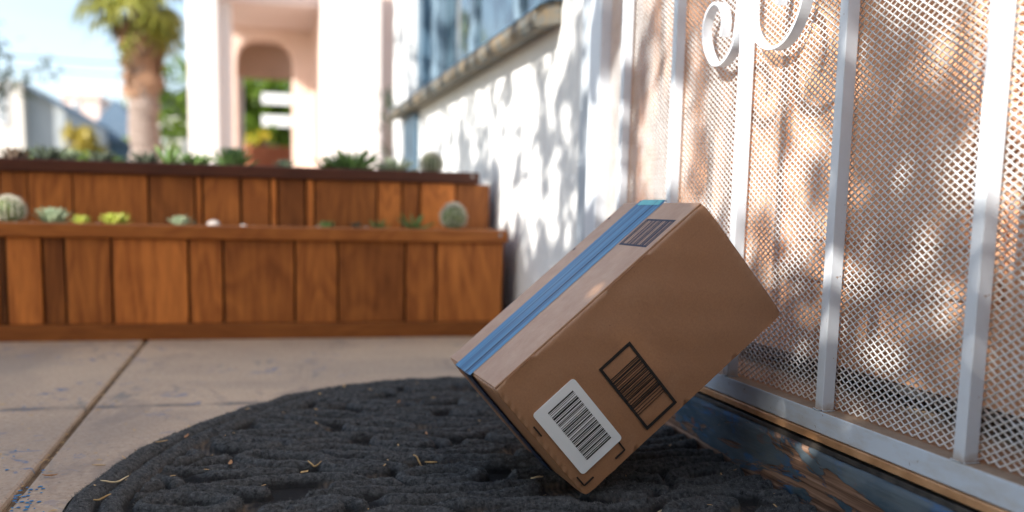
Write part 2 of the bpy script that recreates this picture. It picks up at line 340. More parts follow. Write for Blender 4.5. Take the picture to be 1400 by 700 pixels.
# one connected wall with the window hole: build as a prism ring
mb.box(XW, XW+.2, YE, 3.36, -.03, wz0); mb.box(XW, XW+.2, YE, wy0, wz0+.0005, 2.6); mb.box(XW, XW+.2, wy1, 3.36, wz0+.0005, 2.6); mb.box(XW, XW+.2, wy0+.0005, wy1-.0005, wz1, 2.6)
mb.box(XW+.0, XW+.2, -3.0, .10, -.03, 2.6); mb.box(XW, XW+.2, .10, YE, 1.35, 2.6)
fit(mb.build('wall', M['stucco']), house)
mb = MB(); mb.box(XW+.201, XW+3.2, 3.28, 3.355, -.03, 2.55); mb.box(XW+.201, XW+3.2, -2.9, -2.8, -.03, 2.55); mb.box(XW-.02, XW+3.2, -3.0, 3.36, 2.61, 2.7); fit(mb.build('side_wall_and_roof', M['stucco']), house)
win = fit(MB().box(XW+.075, XW+.10, wy0+.001, wy1-.001, wz0+.001, wz0+.045).build('window', M['blue_paint'], bevel=.002), house)
def sub(mb, name, mat, parent, bevel=0, **kw):
    o = mb.build(name, mat, None, bevel, **kw); o.parent = parent; bpy.context.view_layer.update()
    o.matrix_parent_inverse = parent.matrix_world.inverted(); return o
sub(MB().box(XW+.075, XW+.10, wy0+.002, wy0+.05, wz0+.0455, wz1-.002), 'jamb_frame', M['blue_light'], win, .002)
sub(MB().box(XW+.03, XW+.11, wy1-.10, wy1-.002, wz0+.0455, wz1-.002), 'jamb_frame', M['blue_paint'], win, .002)
sub(MB().box(XW+.055, XW+.098, wy1-.20, wy1-.102, wz0+.0455, wz1-.002), 'shutter_stile', M['blue_light'], win, .002)
for y in (2.42, 1.98, 1.68): sub(MB().box(XW+.072, XW+.097, y, y+.05, wz0+.0455, wz1-.002), 'mullion', M['blue_light'], win, .002)
for a, b in ((2.471, 2.849), (2.031, 2.419), (1.731, 1.979), (1.471, 1.679)): sub(MB().box(XW+.083, XW+.088, a, b, wz0+.046, wz1-.003), 'pane', M['glass'], win)
cb = MB(); 
for i in range(40):
    y0 = 1.5+i*.033; cb.quad((XW+.13+.008*(i % 2), y0, wz0), (XW+.13+.008*((i+1) % 2), y0+.033, wz0), (XW+.13+.008*((i+1) % 2), y0+.033, wz1), (XW+.13+.008*(i % 2), y0, wz1))
sub(cb, 'curtain', M['curtain'], win, recalc=False)
prof = [(XW-.038, .497), (XW-.001, .505), (XW-.001, .543), (XW-.036, .531), (XW-.045, .522), (XW-.045, .508)]
fit(MB().box(XW-.012, XW-.0005, 2.80, 3.03, .0, .496).build('shade_strip', M['blue_paint'], bevel=.002), house)  # blue board standing in for a strip of shade on the wall
sil = fit(MB().prism(prof, 'y', 1.44, 3.16).build('window_sill', M['sill'], bevel=.003), house)
prof = [(XW-.046, .5235), (XW-.036, .5335), (XW+.07, .549), (XW+.07, .5445), (XW-.001, .5435), (XW-.036, .5315)]
sub(MB().prism(prof, 'y', 1.435, 3.165), 'sill_cap', M['blue_paint'], sil, .0008)
# doorway: jamb, door slab with raised panels, inner sill
fit(MB().box(XW-.012, XW+.19, YE-.085, YE-.001, .051, 1.349).build('door_jamb', M['jamb'], bevel=.003), house)
fit(MB().box(XW-.012, XW+.19, .101, .16, .051, 1.349).build('door_jamb', M['blue_paint'], bevel=.003), house)
XD = .472
door = fit(MB().box(XD, XD+.04, .161, YE-.087, .099, 1.34).build('front_door', M['door'], bevel=.001), house)
for (a, b, c, d) in ((.20, .475, .17, .60), (.53, .82, .17, .60), (.88, 1.18, .17, .60), (.20, .475, .66, 1.2), (.53, .82, .66, 1.2), (.88, 1.18, .66, 1.2)):
    f = MB()
    for (y0, y1, z0, z1) in ((a, b, c, c+.012), (a, b, d-.012, d), (a, a+.012, c+.0125, d-.0125), (b-.012, b, c+.0125, d-.0125)): f.box(XD-.005, XD-.0003, y0, y1, z0, z1)
    pm = sub(f, 'panel_moulding', M['door'], door, .0015)
    sub(MB().box(XD-.004, XD-.0003, a+.035, b-.035, c+.035, d-.035), 'raised_panel', M['door'], door, .003)
fit(MB().box(XD-.006, XD+.02, .161, YE-.087, .0935, .0985).build('door_sweep', M['dark_metal']), house)
fit(MB().box(.424, .62, .161, YE-.087, .030, .0806).build('inner_sill', M['inner_sill'], bevel=.002), house)
fit(MB().box(.64, .66, .161, YE-.087, .02, 1.3).build('dark_hallway', M['black']), house)
th = fit(MB().box(.4065, .4235, -.6, YE-.086, .0005, .0475).build('threshold', M['dark_metal']), house)
# worn wooden sill: dense strip with rounded, chipped nose
ny, prof = 620, []
for i in range(22):
    t = i/21
    if t < .62: prof.append((.4015, .0488*t/.62*.93))
    else: q = (t-.62)/.38*math.pi/2; prof.append((.4015+.004*(1-math.cos(q))*1.0, .0454+.0042*math.sin(q)))
ys = np.linspace(-.3, YE-.09, ny); V = []
wv_ = lambda y, z, s: math.sin(y*s+3*math.sin(z*180)+1.3)*math.sin(y*s*2.3+z*400)
for y in ys:
    for j, (x, z) in enumerate(prof):
        d = .0006*wv_(y, z, 30)+.0004*wv_(y, z, 90)
        V.append((x+d*(1 if z > .003 else 0), y, z+d*.4*(z > .03)))
n = len(prof); F = [(i*n+j, i*n+j+1, (i+1)*n+j+1, (i+1)*n+j) for i in range(ny-1) for j in range(n-1)]
for i in range(0, ny-1): 
    pass
o = tris('wooden_sill', V, F, M['peel'], smooth=True); sub_o = o; o.parent = th; bpy.context.view_layer.update(); o.matrix_parent_inverse = th.matrix_world.inverted()
sub(MB().box(.4052, .4235, -.6, YE-.086, .0496, .0538), 'metal_track', M['dark_metal'], th, .0006)
sub(MB().box(.4040, .4235, -.6, YE-.086, .0565, .0624), 'brass_strip', M['brass'], th, .0008)
sub(MB().box(.4105, .4235, -.6, YE-.086, .0539, .0564), 'metal_groove', M['black'], th)

# ---------------------------------------------------------------- security gate
gate = empty('security_gate', (.415, 1.15, .0625)); tag(gate, 'white painted iron security gate with diamond mesh and scrolls before the peach door', 'gate')
XG = .405
def gp(mb, name, mat, bevel=0, **kw): return fit(mb.build(name, mat, None, bevel, **kw), gate)
gp(MB().box(XG, XG+.020, .15, 1.1905, .0630, .0800), 'bottom_rail', M['rail'], .0012)
gp(MB().box(XG, XG+.020, .15, 1.1905, 1.20, 1.225), 'top_rail', M['rail'], .0012)
gp(MB().box(XG, XG+.0255, 1.150, 1.190, .0805, 1.1995), 'stile', M['enamel'], .0015)
gp(MB().box(XG, XG+.0255, .152, .19, .0805, 1.1995), 'stile', M['enamel'], .0015)
b0 = gp(MB().box(XG+.0006, XG+.0106, .4755, .4855, .0803, 1.1997), 'bar', M['enamel'], .0007)
for y in (.325, .627, .779, .924, 1.068):
    c = b0.copy(); COL.objects.link(c); c.parent = gate; c.matrix_parent_inverse = b0.matrix_parent_inverse.copy(); c.location = (0, y-.4755, 0); 
bars_ = [o for o in COL.objects if o.name.split('.')[0] == 'bar']
for o in bars_:
    yb_ = .4755+o.location.y; m = MB()
    ring = [(XG+.0004, yb_-.0002), (XG+.0108, yb_-.0002), (XG+.0108, yb_+.0102), (XG+.0002, yb_+.0102), (XG+.0002, yb_-.0002)]; P3 = []
    for a, b in zip(ring[:-1], ring[1:]):
        for t in np.linspace(0, 1, 5, endpoint=False): P3.append((a[0]*(1-t)+b[0]*t+R_.uniform(-.0002, .0002), a[1]*(1-t)+b[1]*t+R_.uniform(-.0002, .0002), .0805))
    m.tube(P3, [R_.uniform(.0006, .0012) for _ in P3], 5); w_ = m.build('weld_bead', M['rail'], None, smooth=True); w_.parent = o; bpy.context.view_layer.update(); w_.matrix_parent_inverse = o.matrix_world.inverted()
# expanded metal screen
PYc, PZc = .0088, .0053; XM = .4185
Vm, Fm = [], []
zmax = .74
nyc, nzc = int((1.150-.19)/PYc*2)+2, int((zmax-.0805)/PZc)
T, Wd = .00040, .00048
pts = {}
y0m = .188
def strand(a, b):
    a = np.array(a); b = np.array(b); d = (b-a); d /= np.linalg.norm(d); nx = np.array([.92, 0, .38*(1 if d[2] > 0 else -1)]); s = np.cross(d, nx); s /= np.linalg.norm(s); nn = np.cross(s, d)
    n = len(Vm)
    for p in (a, b):
        for (u, v_) in ((-1, -1), (1, -1), (1, 1), (-1, 1)): Vm.append(p+s*u*Wd*.9+nn*v_*T)
    for (i, j) in ((0, 1), (1, 2), (2, 3), (3, 0)): Fm.append((n+i, n+j, n+4+j, n+4+i))
for i in range(nyc):
    for j in range(nzc):
        ya, yb = y0m+i*PYc/2, y0m+(i+1)*PYc/2
        za, zb = .0812+j*PZc, .0812+j*PZc+PZc/2
        if i % 2: za, zb = zb, za
        strand((XM+R_.uniform(-.0001, .0001), ya, za), (XM, yb, zb)); 
        zc = .0812+(j+1)*PZc if not i % 2 else .0812+j*PZc+PZc/2
        zd = .0812+j*PZc+PZc/2 if not i % 2 else .0812+(j+1)*PZc
        strand((XM+.0004, ya, zc), (XM+.0004, yb, zd))
o = tris('mesh_screen', Vm, Fm, M['mesh']); tag(o, kind='stuff'); fit(o, gate)
# scrolls: flat bar bent in the plane of the gate
def scroll(pts2, wx=.0095, th_=.0013, x0=XG-.0035):
    # catmull through (y,z) points
    P2 = [Vector((0, a, b)) for a, b in pts2]; out = []
    for i in range(len(P2)-1):
        p0, p1, p2, p3 = P2[max(i-1, 0)], P2[i], P2[i+1], P2[min(i+2, len(P2)-1)]
        for t in np.linspace(0, 1, 8, endpoint=False):
            out.append(.5*((2*p1)+(-p0+p2)*t+(2*p0-5*p1+4*p2-p3)*t*t+(-p0+3*p1-3*p2+p3)*t**3))
    out.append(P2[-1]); m = MB(); n = len(out)
    for i, p in enumerate(out):
        t = (out[min(i+1, n-1)]-out[max(i-1, 0)]).normalized(); nn = Vector((0, -t.z, t.y))*th_
        for q, x in ((nn, x0), (nn, x0+wx), (-nn, x0+wx), (-nn, x0)): m.v.append((x, p.y+q.y, p.z+q.z))
    for i in range(n-1):
        for k in range(4): a = i*4+k; b = i*4+(k+1) % 4; m.f.append((a, b, b+4, a+4))
    m.f.append((0, 1, 2, 3)); m.f.append(tuple((n-1)*4+k for k in (3, 2, 1, 0)))
    return gp(m, 'scroll', M['enamel'], .0003, smooth=False)
s1 = [(.7903, .480), (.7897, .42), (.7908, .39), (.797, .370), (.815, .3595), (.835, .362), (.851, .378), (.856, .395), (.850, .409), (.836, .415), (.823, .409), (.817, .396), (.819, .383)]
scroll(s1)
s2 = [(.677, .450), (.682, .395), (.695, .370), (.715, .3595), (.740, .362), (.762, .378), (.7675, .400), (.766, .420), (.755, .437), (.737, .441), (.724, .430), (.719, .411), (.722, .392)]
scroll(s2)

# ---------------------------------------------------------------- planters
def board_px(edges, y_px, Y): return [on_y(x, y_px, Y).x for x in edges]
def hue(o, v, r=1.0): v = 1+(v-1)*1.35 if v > 1 else v; o.color = (v*r, v, v*(2-r), 1)
YL = 1.66; ZL = .188
def planter(name, label, Y, edges, tones, proud, z0, zc0, zc1, depth, xl, xr, railmat, capmat, bottom_rail, xcap, ypx):
    e = empty(name, ((xl+xr)/2, Y+depth/2, z0)); tag(e, label, 'planter')
    def pp(mb, nm, mat, v=1, bevel=.0012, r=1.0): o = fit(mb.build(nm, mat, None, bevel), e); hue(o, v, r); return o
    xs = [on_y(x, ypx, Y).x for x in edges]
    # continue past the left edge of the view
    zb = z0+.026 if bottom_rail else z0
    for i in range(len(xs)-1):
        gap = R_.uniform(.0012, .0024) if tones[i] is not None else 0
        pp(MB().box(xs[i]+gap, xs[i+1]-gap, Y+.006-proud[i], Y+.020, zb+.0005, zc0-.0005), 'board', M['wood'], tones[i])
    x = xs[0]
    while x > xl+.02:
        w_ = min(R_.uniform(.06, .11), x-xl); pp(MB().box(x-w_+.0012, x-.0012, Y+.006, Y+.020, zb+.0005, zc0-.0005), 'board', M['wood'], R_.uniform(.7, 1.2)); x -= w_
    if bottom_rail: pp(MB().box(xl, xr, Y-.001, Y+.0205, z0, z0+.026), 'bottom_rail', M['wood_rail'], .72)
    pp(MB().box(xl, xcap, Y-.005, Y+.035, zc0, zc1), 'cap', M[capmat], 1.0, .0025)
    pp(MB().box(xr-.014, xr-.0008, Y+.0206, Y+depth, z0, zc0-.0005), 'end_board', M['wood'], .45)
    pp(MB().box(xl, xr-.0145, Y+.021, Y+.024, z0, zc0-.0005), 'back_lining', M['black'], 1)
    pp(MB().box(xl, xr-.015, Y+.0245, Y+depth, z0, zc1-.012), 'soil', M['soil'], 1)
    pp(MB().box(xr-.034, xcap, Y+.0355, Y+depth, zc0, zc1-.0006), 'side_cap', M[capmat], .9)
    for sxp in (xcap-.014, xl+.45): 
        m = MB(); m.tube([(sxp, Y-.0048, (zc0+zc1)/2+.003), (sxp, Y-.0062, (zc0+zc1)/2+.003)], .0032, 10); pp(m, 'screw', M['stone'], 1, 0)
    return e
low = planter('lower_planter', 'lower tier of the reddish wooden planter, light cap board, standing on the concrete', YL,
    [-1, 7.5, 58, 88, 153, 258, 305, 404, 462, 555, 597, 688], [.32, 1.25, .62, .98, 1.28, 1.15, .92, 1.0, .80, 1.05, 1.18],
    [0, .003, -.001, .001, .004, .002, 0, .002, -.001, .002, .003], 0.0, .1655, .188, .170, -1.05, .423, 'wood_rail', 'wood_rail', True, .4225, 385)
upp = planter('upper_planter', 'upper tier of the wooden planter with dark brown cap board, behind the lower tier', 1.83,
    [-1, 38, 99, 202, 267, 276, 329, 370, 379, 418, 430, 516, 550, 575, 624, 671], [.8, 1.05, .98, .68, 1.2, .95, .98, 1.35, .62, 1.35, .80, 1.3, .95, 1.45, .8],
    [0, .002, .001, -.001, .003, 0, 0, .004, -.001, .004, 0, .002, 0, .003, 0], 0.0, .2715, .2935, .16, -1.1, .423, 'wood_dark', 'wood_dark', False, .4075, 275)

# gravel on both tiers: uncountable
def ico_pts(r):
    t = (1+5**.5)/2; v = np.array([(-1, t, 0), (1, t, 0), (-1, -t, 0), (1, -t, 0), (0, -1, t), (0, 1, t), (0, -1, -t), (0, 1, -t), (t, 0, -1), (t, 0, 1), (-t, 0, -1), (-t, 0, 1)], float)
    v /= np.linalg.norm(v[0]); f = [(0, 11, 5), (0, 5, 1), (0, 1, 7), (0, 7, 10), (0, 10, 11), (1, 5, 9), (5, 11, 4), (11, 10, 2), (10, 7, 6), (7, 1, 8), (3, 9, 4), (3, 4, 2), (3, 2, 6), (3, 6, 8), (3, 8, 9), (4, 9, 5), (2, 4, 11), (6, 2, 10), (8, 6, 7), (9, 8, 1)]
    return v*r, np.array(f)
iv, jf = ico_pts(1)
def gravel(name, label, x0, x1, y0, y1, z, n, r0_, r1_, mat):
    V, F = [], []
    for i in range(n):
        r = NP.uniform(r0_, r1_); c = np.array([NP.uniform(x0, x1), NP.uniform(y0, y1), z+r*NP.uniform(-.2, .5)])
        s = NP.uniform(.6, 1.2, 3)*r; F.append(jf+12*i); V.append(iv*s+NP.normal(0, .08, (12, 3))*r+c)
    o = tris(name, np.vstack(V), np.vstack(F), mat); tag(o, label, 'gravel', kind='stuff'); return o
gravel('gravel', 'pale pinkish gravel strewn on the soil of the lower planter', -.55, .385, 1.697, 1.822, .178, 2600, .0025, .0065, M['pebble'])
gravel('gravel', 'pale gravel strewn on the soil of the upper planter', -.6, .38, 1.868, 1.985, .2825, 1800, .0025, .006, M['pebble'])

# plants in the planters
def leaf_blade(m, base, d, L, W, thick, up, seg=4, curl=.2, tipw=.05):
    d = Vector(d).normalized(); s = d.cross(Vector((0, 0, 1)));
    if s.length < .01: s = Vector((1, 0, 0))
    s.normalize(); n0 = len(m.v)
    for i in range(seg+1):
        t = i/seg; p = Vector(base)+d*L*t+Vector((0, 0, 1))*curl*L*t*t*up; wd = W*(math.sin(math.pi*min(.98, .18+.8*t))**.8)*(1-t*.2)+tipw*W*0
        if i == seg: wd = W*.04
        nrm = s.cross(d).normalized()
        m.v += [tuple(p-s*wd/2), tuple(p-nrm*thick*(1-t*.6)), tuple(p+s*wd/2), tuple(p+nrm*thick*.35*(1-t))]
    for i in range(seg):
        for k in range(4): a = n0+i*4+k; b = n0+i*4+(k+1) % 4; m.f.append((a, b, b+4, a+4))
    m.f.append((n0, n0+1, n0+2, n0+3)); e = n0+seg*4; m.f.append((e+3, e+2, e+1, e))
def rosette(loc, r, mat, label, cat='succulent', n=26, tilt=(.15, 1.1), W=.5, L=1, name='rosette_succulent', thick=.14, curl=.25, group=None):
    r = r*1.12
    e = empty(name, loc); tag(e, label, cat, group)
    for i in range(n):
        t = i/n; az = i*2.39996; el = tilt[0]+(tilt[1]-tilt[0])*t**.9; l = r*L*(1-.45*t)*R_.uniform(.85, 1.1); m = MB()
        leaf_blade(m, (math.cos(az)*r*.05, math.sin(az)*r*.05, r*.05*t), (math.cos(az)*math.cos(el), math.sin(az)*math.cos(el), math.sin(el)), l, r*W*(1-.3*t), r*thick, 1, 4, curl)
        m.build('leaf', mat, e, smooth=True)
    return e
def globe_cactus(loc, r, hz, label, spine=1.0, ribs=16, top=False):
    e = empty('globe_cactus', loc); tag(e, label, 'cactus'); V, F = [], []; nu, nv = ribs*4, 16
    for j in range(nv+1):
        ph = -.35*math.pi+(.85*math.pi)*j/nv
        for i in range(nu):
            a = 2*math.pi*i/nu; rr = r*(1+.06*math.cos(a*ribs))*math.cos(ph); V.append((rr*math.cos(a), rr*math.sin(a), hz*.62+hz*.62*math.sin(ph)))
    for j in range(nv):
        for i in range(nu): F.append((j*nu+i, j*nu+(i+1) % nu, (j+1)*nu+(i+1) % nu, (j+1)*nu+i))
    tris('body', V, F, M['cactus'], e, True)
    V, F = [], []
    for i in range(int(1500*spine)):
        a = NP.randint(ribs)*2*math.pi/ribs+NP.normal(0, .03); ph = NP.uniform(-.2, .5)*math.pi
        if top and NP.rand() < .4: ph = NP.uniform(.3, .5)*math.pi; a = NP.uniform(0, 6.28)
        rr = r*1.06*math.cos(ph); p = np.array([rr*math.cos(a), rr*math.sin(a), hz*.62+hz*.64*math.sin(ph)])
        d = np.array([math.cos(ph)*math.cos(a), math.cos(ph)*math.sin(a), math.sin(ph)])+NP.normal(0, .55, 3); d /= np.linalg.norm(d); s = np.cross(d, NP.normal(0, 1, 3)); s /= np.linalg.norm(s)
        k_ = len(V); V += [p+s*.0004, p-s*.0004, p+d*r*.28]; F.append((k_, k_+1, k_+2))
    o = tris('spines', V, F, M['cactus_spine'], e); tag(o, kind='stuff'); return e
def at(x, y, Y, z=None): p = on_y(x, y, Y); return (p.x, Y, p.z if z is None else z)
GZ, GU = .186, .2915
globe_cactus(at(12, 290, 1.75, GZ), .023, .032, 'spiny grey green globe cactus at the far left of the lower planter', 1.3)
rosette(at(72, 290, 1.76, GZ), .030, M['succ_grey'], 'loose grey green succulent clump between globe cactus and yellow ball succulent', n=40, tilt=(.1, 1.4), W=.3)
rosette(at(112, 295, 1.73, GZ), .016, M['succ_yellow'], 'small round yellow green succulent ball in the lower planter', n=34, tilt=(.0, 1.5), W=.55)
rosette(at(158, 295, 1.735, GZ), .026, M['succ_yellow'], 'broad flat yellow green rosette beside the small yellow ball', n=34, tilt=(.05, 1.0), W=.42)
rosette(at(247, 296, 1.735, GZ), .020, M['succ_grey'], 'pale grey green rosette succulent alone in the middle left of the lower planter', n=30, tilt=(.1, 1.3), W=.5)
rosette(at(447, 300, 1.725, GZ), .015, M['succ_green'], 'small low green succulent in the middle of the lower planter', n=26, tilt=(.1, 1.2))
rosette(at(518, 296, 1.745, GZ), .022, M['succ_green'], 'sparse dark green sprig left of the upright sprout', n=9, tilt=(.3, 1.2), W=.22, curl=.1)
rosette(at(566, 293, 1.74, GZ), .036, M['succ_green'], 'upright narrow leaved green sprout left of the white topped cactus', n=8, tilt=(.25, 1.35), W=.16, curl=.1)
rosette(at(487, 298, 1.745, GZ), .014, M['leaf_dull'], 'tiny dull grey sprig right of the low green succulent', n=12, tilt=(.2, 1.2), W=.3)
globe_cactus(at(620, 296, 1.74, GZ), .0215, .036, 'barrel cactus with a white woolly top near the right end', 1.8, 18, True)
def rock(loc, r, label):
    V = iv*np.array([1, .8, .75])*r; V = V+NP.normal(0, .1, V.shape)*r; m = MB(); m.v = [tuple(v) for v in V]; m.f = [tuple(f) for f in jf]
    o = m.build('stone', M['stone'], smooth=True); o.location = loc; s_ = o.modifiers.new('s', 'SUBSURF'); s_.levels = 1; s_.render_levels = 2; tag(o, label, 'stone')
rock(at(292, 299, 1.725, GZ+.002), .015, 'rounded pale stone right of the grey green rosette')
rock(at(333, 301, 1.73, GZ-.002), .011, 'small greyish stone in the gravel, middle of lower planter')
# upper tier plants
rosette(at(20, 215, 1.92, GU), .030, M['bark'], 'dark brown dried mound of a plant at the far left of the upper planter', n=34, tilt=(.0, 1.2), W=.5)
rosette(at(65, 210, 1.93, GU), .034, M['leaf_dull'], 'leggy grey green plant near the left end of the upper planter', n=26, tilt=(.2, 1.4), W=.2)
rosette(at(90, 210, 1.95, GU), .030, M['succ_grey'], 'low grey green clump right of the leggy plant on the upper tier', n=26, tilt=(.1, 1.3), W=.3)
rosette(at(140, 212, 1.93, GU), .030, M['leaf_dull'], 'low dull green mound before the blue roofed house', n=26, tilt=(.1, 1.1), W=.35)
rosette(at(200, 214, 1.93, GU), .032, M['leaf_dull'], 'dark low tuft in front of the palm trunk', n=30, tilt=(.05, 1.2), W=.22)
rosette(at(233, 213, 1.91, GU), .046, M['succ_green'], 'upright broad leaved agave between palm trunk and porch column', n=9, tilt=(.7, 1.45), W=.27, curl=-.1)
rosette(at(270, 214, 1.93, GU), .034, M['succ_green'], 'dark green rosette just left of the porch column foot', n=30, tilt=(.1, 1.0), W=.4)
rosette(at(318, 216, 1.92, GU), .042, M['succ_green'], 'bushy blue green succulent in front of the porch arch', n=46, tilt=(.1, 1.5), W=.25)
rosette(at(390, 220, 1.92, GU), .022, M['succ_grey'], 'small green succulent below the terracotta wall', n=26, tilt=(.1, 1.4), W=.4)
rosette(at(480, 224, 1.92, GU), .058, M['succ_green'], 'spiky grass green aloe clump in the middle of the upper planter', n=34, tilt=(.25, 1.2), W=.13, curl=.05)
rosette(at(455, 224, 1.95, GU), .040, M['leaf_lit'], 'yellow green grassy tuft left of the spiky aloe', n=20, tilt=(.3, 1.4), W=.12, curl=.05)
rosette(at(540, 228, 1.92, GU), .044, M['succ_pale'], 'pale spiky agave right of the spiky aloe clump', n=24, tilt=(.2, 1.25), W=.16, curl=.05)
globe_cactus(at(590, 234, 1.93, GU), .020, .032, 'small pinkish cactus at the right end of the upper planter', 2.5)

# ---------------------------------------------------------------- door mat
out = [(.400, .36), (.10, .43), (-.03, .50), (-.105, .60), (-.1367, .7106), (-.1278, .7933), (-.101, .896), (-.0508, 1.0), (.0343, 1.118), (.1254, 1.182), (.2198, 1.2), (.30, 1.185), (.36, 1.15), (.400, 1.10)]
def catm(P2, n=10):
    o_ = []
    for i in range(len(P2)-1):
        p0, p1, p2, p3 = [np.array(P2[min(max(i+q, 0), len(P2)-1)]) for q in (-1, 0, 1, 2)]
        for t in np.linspace(0, 1, n, endpoint=False): o_.append(.5*((2*p1)+(-p0+p2)*t+(2*p0-5*p1+4*p2-p3)*t*t+(-p0+3*p1-3*p2+p3)*t**3))
    o_.append(np.array(P2[-1])); return np.array(o_)
OL = catm(out)
st = .00135
gx = np.arange(-.142, .4005, st); gy = np.arange(.355, 1.206, st); GX, GY = np.meshgrid(gx, gy)
def seg_dist(X, Y, P_):
    D = np.full(X.shape, 9.0)
    for a, b in zip(P_[:-1], P_[1:]):
        ab = b-a; t = np.clip(((X-a[0])*ab[0]+(Y-a[1])*ab[1])/(ab@ab+1e-12), 0, 1); D = np.minimum(D, np.hypot(X-a[0]-t*ab[0], Y-a[1]-t*ab[1]))
    return D
Dd = seg_dist(GX, GY, OL)
ins = np.zeros(GX.shape, bool); PL = np.vstack([OL, OL[:1]])
for a, b in zip(PL[:-1], PL[1:]):
    c_ = ((a[1] > GY) != (b[1] > GY)) & (GX < (b[0]-a[0])*(GY-a[1])/(b[1]-a[1]+1e-12)+a[0]); ins ^= c_
rs = np.random.RandomState(5)
def vnoise(X, Y, s, seed):
    r_ = np.random.RandomState(seed); G = r_.rand(64, 64); u = X*s+17; v_ = Y*s+23; i = np.floor(u).astype(int); j = np.floor(v_).astype(int); fu = u-i; fv = v_-j
    fu = fu*fu*(3-2*fu); fv = fv*fv*(3-2*fv); g_ = lambda a, b: G[a % 64, b % 64]
    return (g_(i, j)*(1-fu)+g_(i+1, j)*fu)*(1-fv)+(g_(i, j+1)*(1-fu)+g_(i+1, j+1)*fu)*fv
RH = np.zeros(GX.shape)      # height of the ropes, 0..1, joined from explicit cords
def cord(P_, rw, hgt=1.0):
    global RH
    P_ = np.asarray(P_); x0, y0 = P_.min(0)-rw*1.3; x1, y1 = P_.max(0)+rw*1.3
    i0, i1 = max(0, int((y0-gy[0])/st)), min(len(gy), int((y1-gy[0])/st)+2); j0, j1 = max(0, int((x0-gx[0])/st)), min(len(gx), int((x1-gx[0])/st)+2)
    if i1 <= i0 or j1 <= j0: return
    D = seg_dist(GX[i0:i1, j0:j1], GY[i0:i1, j0:j1], P_); D = D*(1+.35*(vnoise(GX[i0:i1, j0:j1], GY[i0:i1, j0:j1], 60, 9)-.5))
    RH[i0:i1, j0:j1] = np.maximum(RH[i0:i1, j0:j1], hgt*np.sqrt(np.clip(1-(D/rw)**2, 0, 1)))
def oval(cx, cy, a, b, th, t0=0, t1=6.2832, n=40): 
    t = np.linspace(t0, t1, n); u = a*np.cos(t); v_ = b*np.sin(t); return np.c_[cx+u*math.cos(th)-v_*math.sin(th), cy+u*math.sin(th)+v_*math.cos(th)]
ovs = []
for q in range(900):
    cx, cy = rs.uniform(-.10, .37), rs.uniform(.44, 1.15)
    if all(abs(cx-a)/.115+abs(cy-b)/.075 > 1 for a, b in ovs): ovs.append((cx, cy))
keep = np.ones(GX.shape)
for (cx, cy) in ovs:
    a, b, th0 = rs.uniform(.030, .044), rs.uniform(.0155, .021), rs.uniform(-.5, .5)
    u = (GX-cx)*math.cos(th0)+(GY-cy)*math.sin(th0); v_ = -(GX-cx)*math.sin(th0)+(GY-cy)*math.cos(th0)
    keep = np.minimum(keep, np.clip(((u/(a+.009))**2+(v_/(b+.009))**2-1)*2.4, 0, 1))
# long flowing cords bending round the ovals
for kk in range(33):
    yb = .36+.0258*kk; xs_ = np.linspace(-.14, .40, 90); ph1, ph2 = rs.uniform(0, 6.28, 2)
    yv = yb+.010*np.sin(xs_*15+kk*.35)+.005*np.sin(xs_*34+ph1)
    for (cx, cy) in ovs: yv = yv+np.sign(yv-cy+1e-6)*.019*np.exp(-((xs_-cx)/.045)**2-((yv-cy)/.030)**2)
    gaps = (np.sin(xs_*13+ph2*3) < .95); seg_ = []
    for a_, b_, g_ in zip(xs_, yv, gaps):
        if g_: seg_.append((a_, b_))
        else:
            if len(seg_) > 3: cord(seg_, .0069)
            seg_ = []
    if len(seg_) > 3: cord(seg_, .0069)
RH *= keep
rs2 = np.random.RandomState(8)
for n_, (cx, cy) in enumerate(ovs):
    rs3 = np.random.RandomState(100+n_); a, b, th0 = rs3.uniform(.032, .044), rs3.uniform(.0155, .021), rs3.uniform(-.4, .4)
    t = np.linspace(0, 6.2832*1.35, 60); f_ = 1-.62*t/t[-1] if n_ % 2 else 1-.10*t/t[-1]      # spirals and closed ovals
    cord(np.c_[cx+a*f_*np.cos(t)*math.cos(th0)-b*f_*np.sin(t)*math.sin(th0), cy+a*f_*np.cos(t)*math.sin(th0)+b*f_*np.sin(t)*math.cos(th0)], .0068, 1.05)
    if n_ % 3 == 0: cord(np.c_[cx+np.linspace(-.5, .5, 6)*a*math.cos(th0), cy+np.linspace(-.5, .5, 6)*a*math.sin(th0)], .0055, .85)
rp = RH
rim = np.sqrt(np.clip(1-((Dd-.010)/.0105)**2, 0, 1)); rim2 = np.sqrt(np.clip(1-((Dd-.031)/.0095)**2, 0, 1))
inner = np.clip((Dd-.040)/.006, 0, 1)
straight = GX > .388
H = np.maximum(np.maximum(rim, rim2*.92), rp*inner*.95)
H = .0010+.0106*H*(.84+.3*vnoise(GX, GY, 40, 3))+(.0016*(vnoise(GX, GY, 170, 4)-.5)+.0010*(vnoise(GX, GY, 420, 8)-.5))*np.clip(H*3, .15, 1)
H = np.where(ins, H, 0)
# keep the crest below the resting box
ny_, nx_ = GX.shape; idx = np.full(GX.shape, -1); idx[ins] = np.arange(ins.sum())
Vv = np.stack([GX[ins], GY[ins], H[ins]], 1)
q = ins[:-1, :-1] & ins[1:, :-1] & ins[:-1, 1:] & ins[1:, 1:]
Ff = np.stack([idx[:-1, :-1][q], idx[:-1, 1:][q], idx[1:, 1:][q], idx[1:, :-1][q]], 1)
mat_e = empty('door_mat', (.15, .8, 0)); tag(mat_e, 'dark charcoal half round door mat with raised scroll ribs on the concrete', 'door mat')
o = tris('rubber_and_ribs', Vv, Ff, M['mat'], None, True); fit(o, mat_e)
